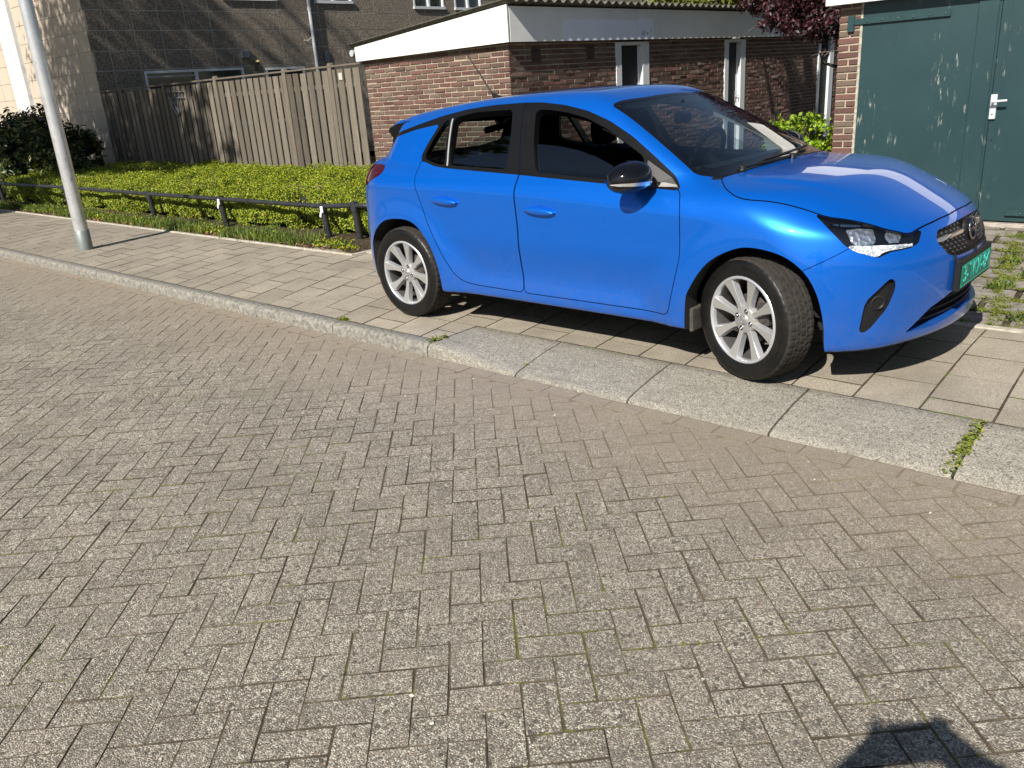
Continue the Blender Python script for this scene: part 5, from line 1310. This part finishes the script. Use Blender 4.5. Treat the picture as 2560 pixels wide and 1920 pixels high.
# wheels
def make_wheel(xc,s_,steer,rot=29):
    t=bpy.data.objects.new('wheel',None); t.empty_display_size=.1; col.objects.link(t); t.parent=car
    t.location=(xc,s_*.775,WR); t.rotation_euler=(0,0,steer+(0 if s_<0 else math.pi))
    Mx=facing((0,0,0),(0,-1,0))
    b=MB(); na=192; prof=[(.222,.088),(.232,.095),(.262,.0985),(.288,.094),(.301,.086),(.3085,.076)]
    tr=[.066,.050,.047,.044,.041,.022,.019,.016,.013,-.013,-.016,-.019,-.022,-.041,-.044,-.047,-.050,-.066]
    pr=prof+[(None,h) for h in tr]+[(r,-h) for r,h in prof[::-1]]
    vs=[];m=len(pr);mi=[]
    for k in range(na):
        w_=2*math.pi*k/na
        for j,(r,h) in enumerate(pr):
            if r is None:
                g_=abs(h) in (.047,.044,.019,.016); r=.3125-abs(h)**2*.5
                sl=(k*1.0+ (abs(h)*300 if abs(h)<.045 else 0))%4<1.0
                if g_: r-=.007
                elif sl: r-=.0035
            elif r in (.3085,): r-=.003*(k%4<1)
            elif r==.301: r-=.0022*(k%4<1)
            vs.append(Mx@Vector((r*math.cos(w_),r*math.sin(w_),h)))
    fs=[(k*m+j,((k+1)%na)*m+j,((k+1)%na)*m+j+1,k*m+j+1) for k in range(na) for j in range(m-1)]
    b.add(vs,fs,0,True)
    for i_,f in enumerate(fs):
        j=i_%(m-1); b.m[i_]=0 if 4<=j<m-6 else 1; b.sm[i_]=not(5<=j<m-7)
    # raised lettering-like ribs on the sidewall
    for a0,n_ in ((1.2,9),(2.75,7),(-.5,8),(-2.0,9)):
        for k in range(n_):
            a=a0+k*.045; r=.268; c=Mx@Vector((r*math.cos(a),r*math.sin(a),.0985)); b.box(c,(.006,.002,.010) if k%3 else (.009,.002,.008),1,Matrix.Rotation(-a+math.pi/2,3,'Y'))
    b.build('tyre',[M['rubber'],M['rubber_side']],t)
    b=MB(); b.lathe([(.222,.088),(.2165,.094),(.209,.092),(.206,.080),(.203,.066)],Mx,64,0); b.lathe([(.203,.066),(.198,.045),(.196,.0),(.196,-.07),(.215,-.09)],Mx,64,2)
    # eight spokes
    NS=8
    for k in range(NS):
        a=2*math.pi*k/NS+R(rot)
        def pt(r,wd,h): 
            ca,sa=math.cos(a),math.sin(a); return Mx@Vector((r*ca-wd*sa,r*sa+wd*ca,h))
        st_=[(.030,.016,.068),(.060,.0150,.070),(.085,.0130,.071),(.115,.0142,.074),(.150,.0190,.079),(.180,.0250,.084),(.2085,.0305,.0895)]
        vs=[]
        for r,wd,h in st_: vs+= [pt(r,-wd*1.15-.002,h-.032),pt(r,-wd*.98,h-.002),pt(r,-wd*.9,h),pt(r,wd*.9,h),pt(r,wd*.98,h-.002),pt(r,wd*1.15+.002,h-.032)]
        m_=len(st_)
        for r_ in range(m_-1):
            for j in range(5):
                o=(r_*6+j,r_*6+j+1,(r_+1)*6+j+1,(r_+1)*6+j); b.add([vs[i] for i in o],[(0,1,2,3)[::-1]],1 if j==2 else 0,False)
    b.lathe([(.0,.072),(.062,.071),(.068,.066),(.070,.03)],Mx,40,1)
    b.build('rim',[M['alloy'],M['alloy_face'],M['barrel']],t)
    b=MB(); b.lathe([(0,.0765),(.026,.0755),(.028,.071)],Mx,28,0); b.lathe([(.020+.0016*math.cos(q_),.077+.0016*math.sin(q_)) for q_ in [2*math.pi*k/6 for k in range(6)]],Mx,24,1,close=True)
    b.prism([(-.022,-.001),(.002,.006),(.001,.001),(.022,.001),(-.002,-.006),(-.001,-.001)],None,(.0745,.0785),1,Mx); b.build('hub_cap',[M['alloy_face'],M['chrome']],t)
    for k in range(4):
        b=MB(); a=R(-18)+k*math.pi/2; c=Mx@Vector((.047*math.cos(a),.047*math.sin(a),0)); M2=facing(c,(0,-1,0)); b.lathe([(.0115,.0750),(.0135,.0748),(.0135,.070)],M2,14,1); b.lathe([(0,.0735),(.0114,.0735),(.0114,.0745)],M2,14,0); b.lathe([(0,.0775),(.005,.0775),(.006,.0735)],M2,6,1)
        b.build('wheel_bolt',[M['plastic'],M['chrome']],t)
    b=MB(); b.lathe([(0,.02),(.125,.02),(.125,.0),(.0,.0)],Mx,36,0); b.boxx(.05,.13,.0-.045,.03,-.02,.09,0,.01); b.boxx(-.10,-.04,-.045,.03,-.06,.05,0,.01); b.build('brake_disc',M['disc'],t)
    return t
for xc,s_,st in ((0,-1,0),(WB,-1,R(-18.6)),(0,1,0),(WB,1,R(-17))): make_wheel(xc,s_,st,29 if xc else 36)
b=MB(); b.boxx(2.20,2.222,-.838,-.60,.20,.33,0,.008); b.build('mud_flap',simple('dusty_liner',(.06,.052,.044),.9,var=.4,sc_=25),bod)
# ================================================================ PHOTOGRAPHER (seen as a shadow on the road)
def person():
    p=thing('person','photographer in dark clothes holding up a phone, casting the shadow on the road','person')
    C=Vector(cam.location); f=Vector((-.683,.730,0)).normalized(); r=Vector((.730,.683,0)); z0=ZR
    def W(a,b_,h): return tuple(C+f*a+r*(b_-.015)+Vector((0,0,h-C.z)))      # forward, right, height above z=0
    J={'pel':W(-.50,.10,.86),'bel':W(-.50,.10,1.02),'che':W(-.50,.09,1.26),'neck':W(-.49,.09,1.44),'hd0':W(-.47,.09,1.50),'hd1':W(-.46,.09,1.58),'hd2':W(-.47,.09,1.68)}
    E=[('pel','bel'),('bel','che'),('che','neck'),('neck','hd0'),('hd0','hd1'),('hd1','hd2')]
    rad={'pel':(.155,.12),'bel':(.14,.11),'che':(.165,.12),'neck':.055,'hd0':.062,'hd1':.088,'hd2':.075}
    for s,n in ((-1,'l'),(1,'r')):
        J['hip'+n]=W(-.50,.10+s*.10,.80); J['kne'+n]=W(-.48,.10+s*.12,.40); J['ank'+n]=W(-.53,.10+s*.13,.02); J['toe'+n]=W(-.37,.10+s*.15,-.045)
        J['sh'+n]=W(-.49,.09+s*.18,1.37); J['el'+n]=W(-.25,-.03+s*.50,1.20); J['wr'+n]=W(-.07,-.045+s*.135,1.375)
        E+= [('pel','hip'+n),('hip'+n,'kne'+n),('kne'+n,'ank'+n),('ank'+n,'toe'+n),('che','sh'+n),('sh'+n,'el'+n),('el'+n,'wr'+n)]
        rad.update({'hip'+n:.092,'kne'+n:.062,'ank'+n:.043,'toe'+n:.035,'sh'+n:.065,'el'+n:.105,'wr'+n:.078})
        # palm and fingers around the phone edge
        J['pa'+n]=W(-.03,-.035+s*.082,1.435); E.append(('wr'+n,'pa'+n)); rad['pa'+n]=.062
        for k in range(4):
            a='f%d%s'%(k,n); J[a+'a']=W(-.005,-.035+s*(.092-.002*k),1.413+.020*k+.01); J[a+'b']=W(.028,-.035+s*(.086-.004*k),1.418+.021*k+.01); J[a+'c']=W(.030,-.035+s*(.070+.004*k),1.424+.021*k+.01)
            E+= [('pa'+n,a+'a'),(a+'a',a+'b'),(a+'b',a+'c')]; rad[a+'a']=.013; rad[a+'b']=.012; rad[a+'c']=.010
        a='th'+n; J[a+'a']=W(-.048,-.035+s*.092,1.45); J[a+'b']=W(-.040,-.035+s*.065,1.475); E+= [('pa'+n,a+'a'),(a+'a',a+'b')]; rad[a+'a']=.0115; rad[a+'b']=.0095
    names=list(J); me=bpy.data.meshes.new('body'); me.from_pydata([J[k] for k in names],[(names.index(a),names.index(b_)) for a,b_ in E],[])
    me.materials.append(simple('dark_clothes',(.03,.035,.05),.9)); o=bpy.data.objects.new('body',me); col.objects.link(o); o.parent=p
    m=o.modifiers.new('skin','SKIN'); m.use_smooth_shade=True
    for i,k in enumerate(names):
        v=me.skin_vertices[0].data[i]; q=rad[k]; v.radius=q if isinstance(q,tuple) else (q,q); v.use_root=(k=='pel')
    s=o.modifiers.new('sub','SUBSURF'); s.levels=1; s.render_levels=1
    b=MB(); hc=Vector(J['hd2'])+Vector((0,0,-.01)); b.lathe([(0,.085),(.055,.07),(.088,.02),(.092,-.04),(.07,-.09)],Matrix.Translation(hc-f*.015),18,0); b.build('hair',simple('hair',(.03,.02,.015),.8),p)
    ph=MB(); Mx=facing(C-f*.012-r*.045+Vector((0,0,.0)),(-f.x,-f.y,0)); ph.prism([(-.084,-.098),(.084,-.098),(.084,.016),(.074,.028),(-.074,.028),(-.084,.016)],None,(0,.009),0,Mx)
    ph.prism([(-.074,-.092),(.074,-.092),(.074,.006),(-.074,.006)],None,(.0091,.0095),1,Mx)
    tag(ph.build('smartphone',[M['gloss'],M['winglass']]),'black smartphone held sideways in both hands of the photographer','phone')
person()
